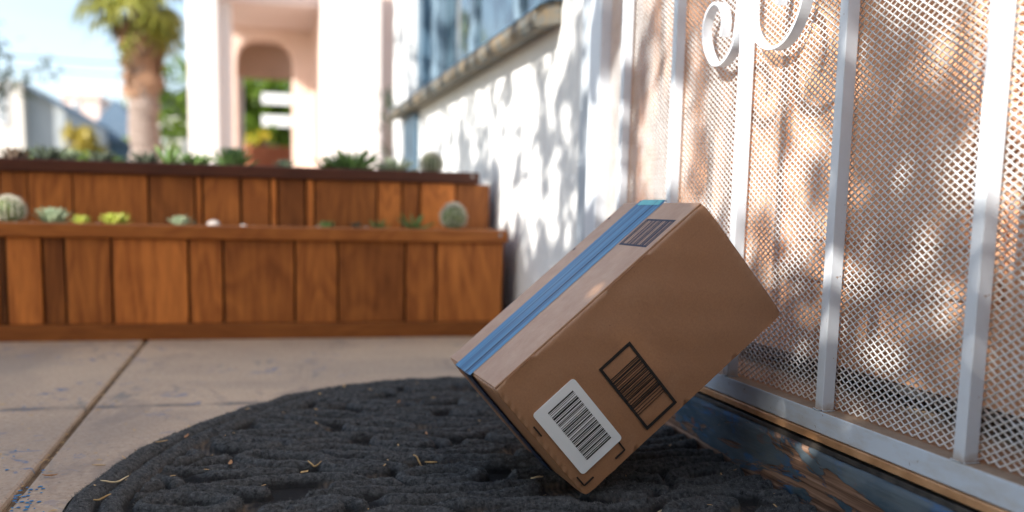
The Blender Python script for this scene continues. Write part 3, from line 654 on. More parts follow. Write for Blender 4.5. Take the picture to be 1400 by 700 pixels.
# edge skirt: outline strip down to the floor
SV, SF = [], []
OLd = catm(out, 40)
for i, p in enumerate(OLd):
    for z, off in ((0.0003, .001), (.004, .0016), (.0075, -.0005)):
        c_ = np.array([.30, .78]); dd = p-c_; dd /= np.linalg.norm(dd); SV.append((min(p[0]+dd[0]*off, .4008), p[1]+dd[1]*off, z))
for i in range(len(OLd)-1):
    for k_ in range(2): a = i*3+k_; SF.append((a, a+1, a+4, a+3))
fit(tris('mat_edge', SV, SF, M['mat'], None, True), mat_e)
# fibres: hair-thin triangles over the ribs
crest = np.where(H[ins] > .0074)[0]; NH = 150000
pk = crest[NP.randint(0, len(crest), NH)]; base = Vv[pk]+np.c_[NP.uniform(-st, st, (NH, 2)), NP.uniform(-.0004, 0, NH)]
gy_, gx_ = np.gradient(H, st); nrm = np.stack([-gx_[ins][pk], -gy_[ins][pk], np.ones(NH)], 1); nrm /= np.linalg.norm(nrm, axis=1)[:, None]
dr = nrm*.75+NP.normal(0, .62, (NH, 3)); dr /= np.linalg.norm(dr, axis=1)[:, None]; ln_ = NP.uniform(.0008, .0030, NH)[:, None]
sd = np.cross(dr, NP.normal(0, 1, (NH, 3))); sd /= np.linalg.norm(sd, axis=1)[:, None]; wd = .00016
HV = np.empty((NH*3, 3)); HV[0::3] = base+sd*wd; HV[1::3] = base-sd*wd; HV[2::3] = base+dr*ln_; HV[:, 2] = np.maximum(HV[:, 2], .001); HV[:, 0] = np.minimum(HV[:, 0], .4005)
o = tris('carpet_fibres', HV, np.arange(NH*3).reshape(-1, 3), M['fibre']); tag(o, kind='stuff'); fit(o, mat_e)

def hmat(x, y):
    i = int(round((y-gy[0])/st)); j = int(round((x-gx[0])/st))
    if 0 <= i < ny_ and 0 <= j < nx_ and ins[i, j]: return float(H[max(i-1, 0):i+2, max(j-1, 0):j+2].max())
    return 0.0
# dry bits lying about
def straw(p, ang, L, mat, label, name='straw', group=None, bend=.15, wdt=.0006):
    n = 7; P3 = []
    for i in range(n):
        t = i/(n-1)-.5; P3.append((p[0]+math.cos(ang)*L*t-math.sin(ang)*bend*L*(t*t*4-1)*.5, p[1]+math.sin(ang)*L*t+math.cos(ang)*bend*L*(t*t*4-1)*.5))
    zs = [hmat(*q_)+.0015 for q_ in P3]; zt = max(zs[0], zs[-1]); m = MB()
    zz_ = [max(z, min(zs)+.0005) for z in zs]; zz_ = [(zz_[max(i-1, 0)]+zz_[i]+zz_[min(i+1, n-1)])/3+.0008 for i in range(n)]
    m.tube([(a, b, c) for (a, b), c in zip(P3, zz_)], [wdt*(.6+.8*math.sin(math.pi*(i+.5)/n)) for i in range(n)], 5)
    o = m.build(name, mat, smooth=True); return tag(o, label, 'straw' if name == 'straw' else 'leaf', group)
def zp(x, y): p = on_z(x, y, .008); return (p.x, p.y)
def bit(x, y, r, mat, label, group=None, ang=None, name='dry_leaf'):
    p = zp(x, y); z = hmat(*p)+.0012; m = MB(); a0 = ang if ang is not None else R_.uniform(0, 6.28); L, W = r, r*R_.uniform(.3, .5); c0 = R_.uniform(.2, .6)*W
    prev = None
    for i in range(6):
        t = i/5; ww = W*math.sin(math.pi*(.08+.84*t)); px = (t-.5)*2*L; lift = c0*(2*t-1)**2
        row = [(px, -ww/2, lift+ww*.35), (px, 0, lift), (px, ww/2, lift+ww*.35)]
        m.v += [(p[0]+a*math.cos(a0)-b*math.sin(a0), p[1]+a*math.sin(a0)+b*math.cos(a0), z+c) for a, b, c in row]
        if i: n = len(m.v); m.f += [(n-6, n-5, n-2, n-3), (n-5, n-4, n-1, n-2)]
    o = m.build(name, mat, smooth=True); s_ = o.modifiers.new('solid', 'SOLIDIFY'); s_.thickness = .00035; return tag(o, label, 'leaf', group)
straw(zp(157, 663), .55, .022, M['straw_pale'], 'long pale bent straw near the lower left rim of the mat')
straw(zp(140, 686), .15, .012, M['straw'], 'short brown straw just below the long pale one')
straw(zp(430, 637), -.5, .012, M['straw'], 'orange brown curled straw in the middle of the mat')
straw(zp(571, 629), 2.2, .011, M['straw'], 'small upright orange straw left of the parcel on the mat')
straw(zp(734, 659), .2, .011, M['straw_pale'], 'thin pale thread like straw beneath the parcel')
straw(zp(589, 642), -.2, .010, M['straw'], 'short tan straw right of the mat centre')
bit(583, 555, .012, M['straw_pale'], 'pale curled leaf under the parcel end near the far rim of the mat')
bit(545, 557, .007, M['leaf_dry'], 'brown leaf scrap beside the pale curled leaf')
bit(221, 612, .006, M['straw'], 'tan leaf scrap near the left rim of the mat')
bit(255, 604, .007, M['leaf_dry'], 'reddish brown leaf scrap close to the mat left rim', ang=1.4)
bit(430, 586, .006, M['leaf_dry'], 'small red brown leaf scrap on the far part of the mat')
bit(315, 640, .007, M['leaf_dry'], 'curled red brown scrap standing in a mat groove', ang=1.5)
bit(583, 600, .006, M['leaf_dry'], 'split red brown scrap in the middle of the mat near the parcel', ang=1.5)
bit(372, 597, .008, M['straw'], 'tan scrap lying in a bare patch of the mat')
bit(135, 626, .006, M['straw'], 'small tan leaf scrap on the concrete by the mat edge')
bit(68, 640, .006, M['leaf_dry'], 'thin reddish scrap on the concrete left of the mat', ang=0)
bit(905, 690, .006, M['straw_pale'], 'small pale curled scrap on the mat right of the parcel foot')
dv, df = [], []
for i in range(230):
    x, y = NP.uniform(-.45, .40), NP.uniform(.45, 1.2)
    hz_ = hmat(x, y)
    if hz_ == 0 and NP.rand() < .6: continue
    r = NP.uniform(.0005, .0019); a = NP.uniform(0, 6.28); c_ = np.array([x, y, hz_+.0012]); n = len(dv); e1 = np.array([math.cos(a), math.sin(a), NP.normal(0, .3)])*r*1.6; e2 = np.array([-math.sin(a), math.cos(a), NP.normal(0, .3)])*r*.55
    up_ = np.array([0, 0, r*.35]); dv += [c_-e1-e2, c_+e1-e2*.6, c_+e1+e2, c_-e1+e2*.5, c_+up_]; df += [(n, n+1, n+4), (n+1, n+2, n+4), (n+2, n+3, n+4), (n+3, n, n+4)]
for i in range(260):
    if i < 150: x, y, z = NP.uniform(-.5, .42), 1.655-abs(NP.normal(0, .018)), .0008
    elif i < 210: x, y, z = JX+NP.normal(0, .004), NP.uniform(.6, 1.65), -.003
    else: x, y, z = NP.uniform(-.40, -.10), NP.uniform(.6, 1.2), .0008
    r = NP.uniform(.0006, .002); a = NP.uniform(0, 6.28); c_ = np.array([x, y, z]); n = len(dv); e1 = np.array([math.cos(a), math.sin(a), 0])*r*1.8; e2 = np.array([-math.sin(a), math.cos(a), 0])*r*.5
    dv += [c_-e1-e2, c_+e1-e2*.6, c_+e1+e2, c_-e1+e2*.5, c_+np.array([0, 0, r*.5])]; df += [(n, n+1, n+4), (n+1, n+2, n+4), (n+2, n+3, n+4), (n+3, n, n+4)]
tag(tris('plant_litter', dv, df, M['straw']), 'tiny tan crumbs of plant litter scattered over mat and concrete', 'litter', kind='stuff')
cv, cf = [], []
for i in range(70):
    p = zp(NP.uniform(15, 60), NP.uniform(650, 697)) if i < 45 else (NP.uniform(-.32, -.16), NP.uniform(.70, .95)); r = NP.uniform(.0008, .0028); n = len(cv); k_ = 6
    cv += [np.array([p[0]+r*NP.uniform(.5, 1)*math.cos(6.28*j/k_), p[1]+r*NP.uniform(.5, 1)*math.sin(6.28*j/k_), .0006]) for j in range(k_)]+[np.array([p[0], p[1], .0012])]
    cf += [(n+j, n+(j+1) % k_, n+k_) for j in range(k_)]
tag(tris('paint_flakes', cv, cf, M['chip']), 'bright blue paint flakes on the concrete at the lower left', 'paint flakes', kind='stuff')

# ---------------------------------------------------------------- the parcel
az, thb, ro = -0.0356, 0.7111, 0.0
Wv = Vector((math.sin(az), math.cos(az), 0)); Hh = Wv.cross(Vector((0, 0, 1))).normalized(); Up = Vector((0, 0, 1))
Uv = math.cos(thb)*Hh+math.sin(thb)*Up; Vd = math.sin(thb)*Hh-math.cos(thb)*Up
LA, LB, LC = .2117, .1116, .1476
FZ = .0102; Fc = Vector((.2361, .6709, FZ)); Bc = Fc-Vd*LB
parcel = empty('cardboard_box', tuple(Fc)); tag(parcel, 'brown cardboard parcel with blue tape and barcode labels tilted against the white gate', 'box')
RM = Matrix((Uv, Wv, -Vd)).transposed()     # local x=U, y=W (depth), z=up (-V)
parcel.matrix_world = Matrix.Translation(Fc) @ RM.to_4x4()
PN = -Wv
def face_uv(px, py):   # front face: returns (x, z) in the parcel's own frame
    r = ray(px, py); t = (Bc-CAMP).dot(PN)/r.dot(PN); p = CAMP+r*t-Fc; return p.dot(Uv), -p.dot(Vd)
def top_uv(px, py):
    r = ray(px, py); n_ = -Vd; t = (Bc-CAMP).dot(n_)/r.dot(n_); p = CAMP+r*t-Fc; return p.dot(Uv), p.dot(Wv)
# dense slightly bulging carton
nU, nW, nZ = 40, 26, 22
bm = bmesh.new(); bmesh.ops.create_cube(bm, size=1)
me = bpy.data.meshes.new('carton')
V, F = [], []
def face_grid(fn, a, b):
    n0 = len(V)
    for i in range(a+1):
        for j in range(b+1): V.append(fn(i/a, j/b))
    for i in range(a):
        for j in range(b): q0 = n0+i*(b+1)+j; F.append((q0, q0+1, q0+b+2, q0+b+1))
bl = lambda s, t: math.sin(math.pi*s)*math.sin(math.pi*t)
rn = lambda s, t, k_: -.0011*math.exp(-((s-.93)/.05)**2-((t-.06)/.10)**2)-.0010*math.exp(-((s-.12)/.07)**2-((t-.93)/.08)**2)-.0008*math.exp(-((s-.62)/.10)**2-((t-.96)/.06)**2)+(math.sin(s*13+k_)*math.sin(t*9+k_*2)+math.sin(s*29+t*17+k_))*.00022*min(1, 12*s*(1-s))*min(1, 12*t*(1-t))
face_grid(lambda s, t: (s*LA, -.0007*bl(s, t)-rn(s, t, 1), t*LB), 48, 28)
face_grid(lambda s, t: (s*LA, LC+.001*bl(s, t), t*LB), 20, 14)
face_grid(lambda s, t: (s*LA, t*LC, LB-.0012*math.exp(-((t-.5)/.035)**2)*0+.0004*bl(s, t)), 48, 40)
face_grid(lambda s, t: (s*LA, t*LC, 0), 20, 20)
face_grid(lambda s, t: (-.0004*bl(s, t), s*LC, t*LB), 20, 14)
face_grid(lambda s, t: (LA+.0004*bl(s, t), s*LC, t*LB), 20, 14)
bm.free(); bm = bmesh.new(); me.from_pydata(V, [], F); bm.from_mesh(me); bmesh.ops.remove_doubles(bm, verts=bm.verts, dist=.0002); bmesh.ops.recalc_face_normals(bm, faces=bm.faces)
eps = .0004
E4 = [e for e in bm.edges if len(e.link_faces) == 2 and e.link_faces[0].normal.dot(e.link_faces[1].normal) < .5]
bmesh.ops.bevel(bm, geom=E4, offset=.0023, segments=3, affect='EDGES', profile=.5)
# worn, slightly dented corners and edges
for v in bm.verts:
    c_ = v.co; nx = min(c_.x, LA-c_.x); ny2 = min(c_.y, LC-c_.y); nz = min(c_.z, LB-c_.z)
    k_ = sorted((nx, ny2, nz))
    if k_[1] < .003: v.co += Vector((R_.gauss(0, 1), R_.gauss(0, 1), R_.gauss(0, 1)))*.00012
    if k_[2] < .008: v.co += (Vector((LA/2, LC/2, LB/2))-c_).normalized()*(.0013-.00016*k_[2]/.001)
bm.to_mesh(me); bm.free(); me.polygons.foreach_set('use_smooth', [True]*len(me.polygons))
link('carton', me, M['card'], parcel)
def L2(mb, nm, mat, **kw): return mb.build(nm, mat, parcel, **kw)
YF = -.00125
def frect(mb, pts, y0, y1):   # small plate on the front face from (x,z) corners
    mb.prism([(a, b) for a, b in pts], 'y', y0, y1)
def bilin(c, s, t): a = [(c[0][i]*(1-s)+c[1][i]*s) for i in (0, 1)]; b = [(c[3][i]*(1-s)+c[2][i]*s) for i in (0, 1)]; return (a[0]*(1-t)+b[0]*t, a[1]*(1-t)+b[1]*t)
def square_up(C4):   # nearest axis-aligned rectangle in face coordinates
    xs = sorted(p[0] for p in C4); zs = sorted(p[1] for p in C4); x0 = (xs[0]+xs[1])/2; x1 = (xs[2]+xs[3])/2; z0 = (zs[0]+zs[1])/2; z1 = (zs[2]+zs[3])/2; return x0, x1, z0, z1
# white sticker with rounded corners
x0, x1, z0, z1 = square_up([face_uv(*p) for p in ((775.4, 518), (853, 590.4), (804, 647.3), (724, 575.6))])
rr = .0028; pts = []
for cx, cz, a0 in ((x1-rr, z1-rr, 0), (x0+rr, z1-rr, 90), (x0+rr, z0+rr, 180), (x1-rr, z0+rr, 270)):
    for i in range(7): a = rad(a0+i*15); pts.append((cx+rr*math.cos(a), cz+rr*math.sin(a)))
lb = MB(); frect(lb, pts, YF-.0002, -.0002); lab = L2(lb, 'sticker', M['label'])
bx0, bx1, bz0, bz1 = square_up([face_uv(*p) for p in ((775.4, 535.5), (838, 591.5), (807.7, 626.5), (745.3, 570.8))])
code = [3, 1, 1, 2, 1, 3, 2, 1, 4, 1, 1, 2, 3, 2, 1, 1, 2, 1, 1, 3, 1, 2, 2, 1, 3, 1, 1, 1, 2, 2, 3, 1, 1, 3, 2, 1, 1, 2, 3, 1, 2, 1, 1, 2, 4, 1, 1, 2, 1, 1, 3, 1, 2, 1, 1, 2, 3, 1, 1, 2, 2, 1, 3]
def bars(mb, x0, x1, z0, z1, code, y0, y1, thin=.85):
    tot = sum(code); z = z1
    for i, c_ in enumerate(code):
        h_ = (z1-z0)*c_/tot
        if i % 2 == 0: frect(mb, [(x0, z-h_*thin), (x1, z-h_*thin), (x1, z), (x0, z)], y0, y1)
        z -= h_
pm = MB(); bars(pm, bx0, bx1, bz0, bz1, code, YF-.0004, YF-.00022); o = pm.build('barcode', M['ink'], lab)
# printed barcode in a frame
x0, x1, z0, z1 = square_up([face_uv(*p) for p in ((859.7, 466), (924.7, 549.6), (883.9, 587.5), (818.1, 505.7))])
t_ = .0022; pm = MB(); ys_ = (YF-.00015, YF+.0005)
frect(pm, [(x0, z0), (x1, z0), (x1, z0+t_), (x0, z0+t_)], *ys_); frect(pm, [(x0, z1-t_), (x1, z1-t_), (x1, z1), (x0, z1)], *ys_)
frect(pm, [(x0, z0+t_), (x0+t_, z0+t_), (x0+t_, z1-t_), (x0, z1-t_)], *ys_); frect(pm, [(x1-t_, z0+t_), (x1, z0+t_), (x1, z1-t_), (x1-t_, z1-t_)], *ys_)
code2 = [2, 1, 1, 2, 4, 1, 2, 1, 1, 3, 1, 2, 3, 1, 1, 1, 2, 2, 1, 2, 3, 1, 1, 2, 1, 1, 2, 3, 1, 3, 2, 1, 1, 1, 3, 2, 1, 4, 1, 3, 1]
zz0, zz1 = z0+(z1-z0)*.22, z1-(z1-z0)*.20; bars(pm, x0+t_, x1-t_, zz0, zz1, code2, *ys_, thin=.66); L2(pm, 'printed_barcode', M['ink'])
# corner marks
tk = .0012
def mark(pts3):
    pm = MB()
    P3 = [face_uv(*p) for p in pts3]
    for (a, b), (c_, d_) in zip(P3[:-1], P3[1:]):
        if abs(a-c_) > abs(b-d_): frect(pm, [(min(a, c_), b-tk/2), (max(a, c_), b-tk/2), (max(a, c_), b+tk/2), (min(a, c_), b+tk/2)], *ys_)
        else: frect(pm, [(c_-tk/2, min(b, d_)), (c_+tk/2, min(b, d_)), (c_+tk/2, max(b, d_)), (c_-tk/2, max(b, d_))], YF-.00018, YF+.0005)
    L2(pm, 'corner_mark', M['ink'])
mark([(788, 652), (798, 663.5), (812, 653)]); mark([(844, 603.5), (853.5, 614.5), (841, 627)]); mark([(728, 584), (740, 596)])
# flaps: two flaps meeting at the seam, thin sheets on the top face
ts = .081   # seam position across the depth
ZT = LB
f1 = MB().box(.001, LA-.001, .0016, ts-.0006, ZT-.0003, ZT+.0014); L2(f1, 'flap', M['card'], bevel=.0007)
f2 = MB().box(.001, LA-.001, ts+.0006, LC-.0016, ZT-.0003, ZT+.0014); L2(f2, 'flap', M['card'], bevel=.0007)
zT = ZT+.0014
def strip(y0, y1, mat, nm, x0=-.0016, x1=LA+.0016, z=zT, th=.00022):
    m = MB(); n = 60; 
    for i in range(n):
        a = x0+(x1-x0)*i/n; b = x0+(x1-x0)*(i+1)/n
        wa = .00016*math.sin(i*1.9)+.00012*math.sin(i*.7); wb = .00016*math.sin((i+1)*1.9)+.00012*math.sin((i+1)*.7)
        m.quad((a, y0+wa, z+th), (b, y0+wb, z+th), (b, y1, z+th), (a, y1, z+th))
    m.quad((x0, y0, z+th), (x0, y1, z+th), (x0, y1, z-.001), (x0, y0, z-.001)); m.quad((x1, y0, z+th), (x1, y1, z+th), (x1, y1, z-.001), (x1, y0, z-.001)); return m
u0, t0 = top_uv(628.6, 500); u1, t1 = top_uv(651, 511); ua, ta = top_uv(643, 508.6)
u2, t2 = top_uv(870.3, 280.6); u3, t3 = top_uv(910, 277); ub, tb = top_uv(896.6, 278)
print('TAPE', t0, t1, ta, '|', t2, t3, tb, 'LC', LC)
TY0, TY1 = .0650, .1160
tape = L2(strip(TY0, ts-.0011, M['tape'], 'tape'), 'tape', M['tape'], recalc=False)
sub_t = strip(ts-.0005, TY1, M['tape'], 'tape').build('tape_half', M['tape'], tape, recalc=False)
MB().box(-.0016, LA+.0016, ts-.0012, ts-.0004, zT-.0003, zT+.00045).build('tape_crease', M['tape_dark'], tape)
strip(TY0+.004, TY1-.004, None, '', LA-.0045, LA+.0022, zT+.0002).build('tape_end', M['tape_teal'], tape, recalc=False)
# tape folded over the lower end
MB().box(-.0022, -.0009, ts-.014, ts+.012, .004, zT+.0002).build('tape_tail', M['tape_dark'], tape, .0003)
pm = MB(); px0, px1, py0, py1 = square_up([top_uv(*p) for p in ((888, 300), (924.5, 304), (884.5, 341), (848.6, 335.5))])
py0 = .0095; py1 = .0618
def tplate(x0, x1, y0, y1): pm.box(x0, x1, y0, y1, zT-.0001, zT+.0001)
tplate(px0, px1, py0, py0+.0017); tplate(px0, px1, py1-.0017, py1); tplate(px0, px0+.0019, py0+.0017, py1-.0017); tplate(px1-.0019, px1, py0+.0017, py1-.0017)
cc = code2[:33]; tot = sum(cc); y = py0+.0026
for i, c_ in enumerate(cc):
    h_ = (py1-py0-.0052)*c_/tot
    if i % 2 == 0: tplate(px0+.0019, px1-.0019, y, y+h_)
    y += h_
L2(pm, 'printed_barcode', M['ink_blue'])
pm = MB(); 
for q in ((785, 342), (831, 300)):
    u_, t_2 = top_uv(*q); t_2 = min(t_2, LC-.006); pm.box(u_-.0015, u_+.0015, t_2-.0012, t_2+.0012, zT-.0001, zT+.0001)
L2(pm, 'print_marks', M['ink_blue'])

# ---------------------------------------------------------------- neighbour's porch
def at3(x, y, Y): return on_y(x, y, Y)
NY = 14.0
nb = empty('neighbour_house', (1.5, NY, 0)); tag(nb, 'sunlit pink stucco house with arched porch behind the planters', 'house')
def npz(mb, nm, mat, bevel=.02): return fit(mb.build(nm, M[mat], None, bevel), nb)
X = lambda px, Y, y=150: on_y(px, y, Y).x
Z = lambda py, Y, x=380: on_y(x, py, Y).z
npz(MB().box(X(258, NY), X(299, NY), NY, NY+.5, -.03, 4.6), 'column', 'pink_pale')
npz(MB().box(X(299, NY+.55), X(318, NY+.55), NY+.55, NY+1.0, -.03, 3.3), 'column', 'pink_pale')
# front lintel above view, right wall
npz(MB().box(X(299, NY)+.001, X(441, NY)-.001, NY+.02, NY+.45, 3.35, 4.6), 'lintel', 'pink_pale')
npz(MB().box(X(441, NY), X(521, NY), NY, NY+.35, -.03, 4.6), 'front_wall', 'pink_pale')
npz(MB().box(X(521, NY)+.001, X(600, NY), NY+1.4, NY+1.8, -.03, 4.6), 'side_wall', 'pink')
npz(MB().box(X(441, NY)+.002, X(441, NY)+.3, NY+.36, NY+2.6, -.03, 3.2), 'porch_side_wall', 'pink')
npz(MB().box(X(299, NY), X(441, NY)+.5, NY+.46, NY+2.49, Z(40, NY+2.5), Z(40, NY+2.5)+.14), 'porch_ceiling', 'pink_ceiling')
BY = NY+2.5
def arch_wall(x0, x1, ztop, ax0, ax1, spr, top, Y, th):
    m = MB(); n = 20; cx = (ax0+ax1)/2; a = (ax1-ax0)/2; b = top-spr
    arc = [(cx-a*math.copysign(abs(math.cos(math.pi*i/n))**.7, math.cos(math.pi*i/n)), spr+b*abs(math.sin(math.pi*i/n))**.7) for i in range(n+1)]
    prof = [(x0, -.03), (ax0, -.03)]+arc+[(ax1, -.03), (x1, -.03), (x1, ztop), (x0, ztop)]; m.prism(prof, 'y', Y, Y+th)
    return m
npz(arch_wall(X(300, BY), X(450, BY), 4.5, X(324, BY), X(401, BY), Z(95, BY), Z(53, BY), BY, .5), 'back_arch', 'pink', .01)
npz(MB().box(X(300, BY+2.6), X(450, BY+2.6), BY+2.6, BY+2.9, Z(107, BY+2.6), 4.3), 'far_lintel', 'tan')
npz(MB().box(X(300, BY+2.6), X(333, BY+2.6), BY+2.605, BY+2.9, -.03, Z(107, BY+2.6)-.002), 'far_column', 'pink_pale')
npz(MB().box(X(399, BY+2.6), X(450, BY+2.6), BY+2.605, BY+2.9, -.03, Z(107, BY+2.6)-.002), 'far_column', 'pink_pale')
npz(MB().box(X(325, BY)-.25, X(400, BY)+.3, BY+.5, BY+2.58, Z(85, BY+2.6)+.3, Z(85, BY+2.6)+.42), 'inner_ceiling', 'pink')
npz(MB().box(X(325, BY)-.25, X(325, BY)-.12, BY+.505, BY+2.58, -.03, Z(85, BY+2.6)+.29), 'passage_wall', 'tan')
npz(MB().box(X(325, BY)-.25, X(400, BY)+.3, BY+.505, BY+2.58, Z(85, BY+2.6)+.43, Z(85, BY+2.6)+1.2), 'attic_wall', 'pink')
lw = MB(); Yt = BY+3.2; lw.box(X(318, Yt), X(412, Yt), Yt, Yt+.3, -.03, Z(200, Yt)); tag(lw.build('garden_wall', M['terracotta'], bevel=.02), 'low terracotta garden wall seen through the porch arch', 'wall')
Yr = BY+6.0; rl = empty('porch_railing', (X(380, Yr), Yr, 0)); tag(rl, 'two white horizontal railing boards at the right of the porch arch', 'railing')
for a, b in ((128, 143), (158, 173)):
    fit(MB().box(X(358, Yr), X(405, Yr), Yr, Yr+.06, Z(b, Yr), Z(a, Yr)).build('rail_board', M['white_wood'], bevel=.01), rl)
fit(MB().box(X(401, Yr), X(405, Yr), Yr+.061, Yr+.12, -.03, Z(120, Yr)).build('rail_post', M['white_wood']), rl)

# ---------------------------------------------------------------- trees and houses further off
def cloud(n, c, rad3, size, seed, clumps=26, squash=.55):
    r_ = np.random.RandomState(seed); cc = r_.normal(0, .45, (clumps, 3))*np.array(rad3); k_ = r_.randint(clumps, size=n)
    p = cc[k_]+r_.normal(0, .17, (n, 3))*np.array(rad3)+np.array(c); a = r_.normal(0, 1, (n, 3)); a /= np.linalg.norm(a, axis=1)[:, None]
    b = np.cross(a, r_.normal(0, 1, (n, 3))); b /= np.linalg.norm(b, axis=1)[:, None]; s = (r_.uniform(.6, 1.3, n)*size)[:, None]
    V = np.empty((n*4, 3)); V[0::4] = p-a*s; V[1::4] = p+b*s*squash*.6; V[2::4] = p+a*s; V[3::4] = p-b*s*squash*.6; return V, np.arange(n*4).reshape(-1, 4)
def tree(name, x, Y, zc, rad3, n, size, mat, label, seed, trunk=.12, cat='tree'):
    e = empty(name, (x, Y, -.03)); tag(e, label, cat); V, F = cloud(n, (0, 0, zc), rad3, size, seed); tris('crown', V, F, mat, e)
    r_ = random.Random(seed); m = MB(); m.tube([(0, 0, 0), (.03, 0, zc*.4), (0, .03, zc*.8)], [trunk*1.3, trunk, trunk*.6], 8)
    for i in range(5):
        a = r_.uniform(0, 6.28); m.tube([(0, 0, zc*.5+i*.03), (math.cos(a)*rad3[0]*.35, math.sin(a)*rad3[1]*.35, zc*.85), (math.cos(a)*rad3[0]*.7, math.sin(a)*rad3[1]*.7, zc*1.05)], [trunk*.5, trunk*.35, trunk*.12], 6)
    m.build('trunk', M['bark'], e, smooth=True); return e
tree('green_tree', X(355, 24), 24, 2.3, (2.2, 1.3, 1.7), 5000, .16, M['leaf_lit'], 'bright yellow green tree seen through the porch arch', 3)
tree('dark_tree', X(392, 27), 27, 1.7, (1.8, 1.2, 1.6), 3500, .18, M['leaf'], 'darker green tree behind the railing boards through the arch', 4)
tree('flowering_shrub', X(341, 21.5), 21.5, Z(193, 21.5), (.16, .2, .16), 45, .05, M['flower'], 'yellow flowering shrub low at the left of the arch', 5, .03, 'shrub')
tree('flowering_shrub', X(362, 22), 22, Z(181, 22), (.16, .2, .18), 50, .05, M['flower'], 'yellow flowering shrub higher at the middle of the arch', 15, .03, 'shrub')
tree('street_tree', X(246, 40), 40, Z(146, 40, 240), (1.0, 1.0, .60), 1300, .2, M['leaf_dull'], 'grey green tree between palm trunk and porch column', 6)
tree('golden_shrub', X(116, 26), 26, 1.35, (.48, .5, .55), 1800, .12, M['leaf_gold'], 'golden green bush in front of the pale pink house', 7, .05, 'shrub')
tree('green_shrub', X(112, 18), 18, .62, (.9, .6, .30), 2000, .10, M['leaf_lit'], 'low yellow green hedge below the golden bush', 8, .05, 'shrub')
tree('grey_shrub', X(58, 16), 16, .55, (.32, .4, .36), 900, .09, M['leaf_dull'], 'grey green shrub in front of the grey sided house', 9, .04, 'shrub')
tree('olive_tree', X(-52, 9), 9, 1.22, (.52, .4, .42), 620, .05, M['leaf_dull'], 'olive tree reaching in at the left edge of the view', 12, .06)
def far_house(name, label, x0, x1, Y, dep, ze, zr, wall, roof, gable='y'):
    e = empty(name, ((x0+x1)/2, Y, -.03)); tag(e, label, 'house'); fit(MB().box(x0, x1, Y, Y+dep, -.03, ze).build('wall', M[wall]), e)
    if zr > ze:
        m = MB(); xm = (x0+x1)/2
        m.prism([(x0-.3, ze-.1), (x1+.3, ze-.1), (x1+.3, ze+.05), (xm, zr), (x0-.3, ze+.05)], 'y', Y-.3, Y+dep+.3); fit(m.build('roof', M[roof]), e)
    else: fit(MB().box(x0-.1, x1+.1, Y-.1, Y+dep+.1, ze+.001, ze+.18).build('parapet', M[wall]), e)
    return e
def win_at(e, xa, xb, za, zb, Y):
    f = fit(MB().box(xa, xb, Y-.06, Y-.001, za, zb).build('window', M['white_wood']), e); o = MB().box(xa+.08, xb-.08, Y-.07, Y-.061, za+.08, zb-.08).build('pane', M['glass']); o.parent = f; bpy.context.view_layer.update(); o.matrix_parent_inverse = f.matrix_world.inverted()
# grey sided house with a sloping roof line
HY = 30; e = empty('grey_house', (X(40, HY), HY, -.03)); tag(e, 'white and grey sided house with sloping roof at the far left', 'house')
pr = [(X(36, HY), -.03), (X(90, HY), -.03), (X(88, HY), Z(150, HY, 88)), (X(36, HY), Z(118, HY, 36))]
fit(MB().prism(pr, 'y', HY, HY+8).build('side_wall', M['grey_wall']), e)
pr = [(X(36, HY), Z(118, HY, 36)+.02), (X(89, HY), Z(150, HY, 88)+.02), (X(89, HY), Z(146, HY, 88)), (X(36, HY), Z(114, HY, 36))]
fit(MB().prism(pr, 'y', HY-.3, HY+8.2).build('roof', M['blue_roof']), e)
fit(MB().box(X(-60, HY), X(36, HY)-.002, HY-.4, HY+8, -.03, Z(112, HY, 20)).build('front_wall', M['cream']), e)
win_at(e, X(0, HY), X(14, HY), 2.2, 3.4, HY-.4)
e = far_house('pink_house', 'pale pink flat roofed house between the grey house and the blue roof', X(86, 45), X(136, 45), 45, 8, Z(134, 45, 110), 0, 'pink', 'pink'); win_at(e, X(100, 45), X(108, 45), 3.2, 4.4, 45)
e = far_house('blue_roof_house', 'low house with dark slate blue roof left of the palm trunk', X(128, 38), X(190, 38), 38, 8, Z(190, 38, 155), Z(135, 38, 142), 'blue_paint', 'blue_roof'); win_at(e, X(160, 38), X(176, 38), .9, 1.5, 38)
e = far_house('white_cottage', 'small sunlit white cottage right of the palm trunk', X(224, 34), X(250, 34), 34, 6, Z(170, 34, 235), Z(158, 34, 235), 'cream', 'cream'); win_at(e, X(228, 34), X(233, 34), .8, 1.6, 34)

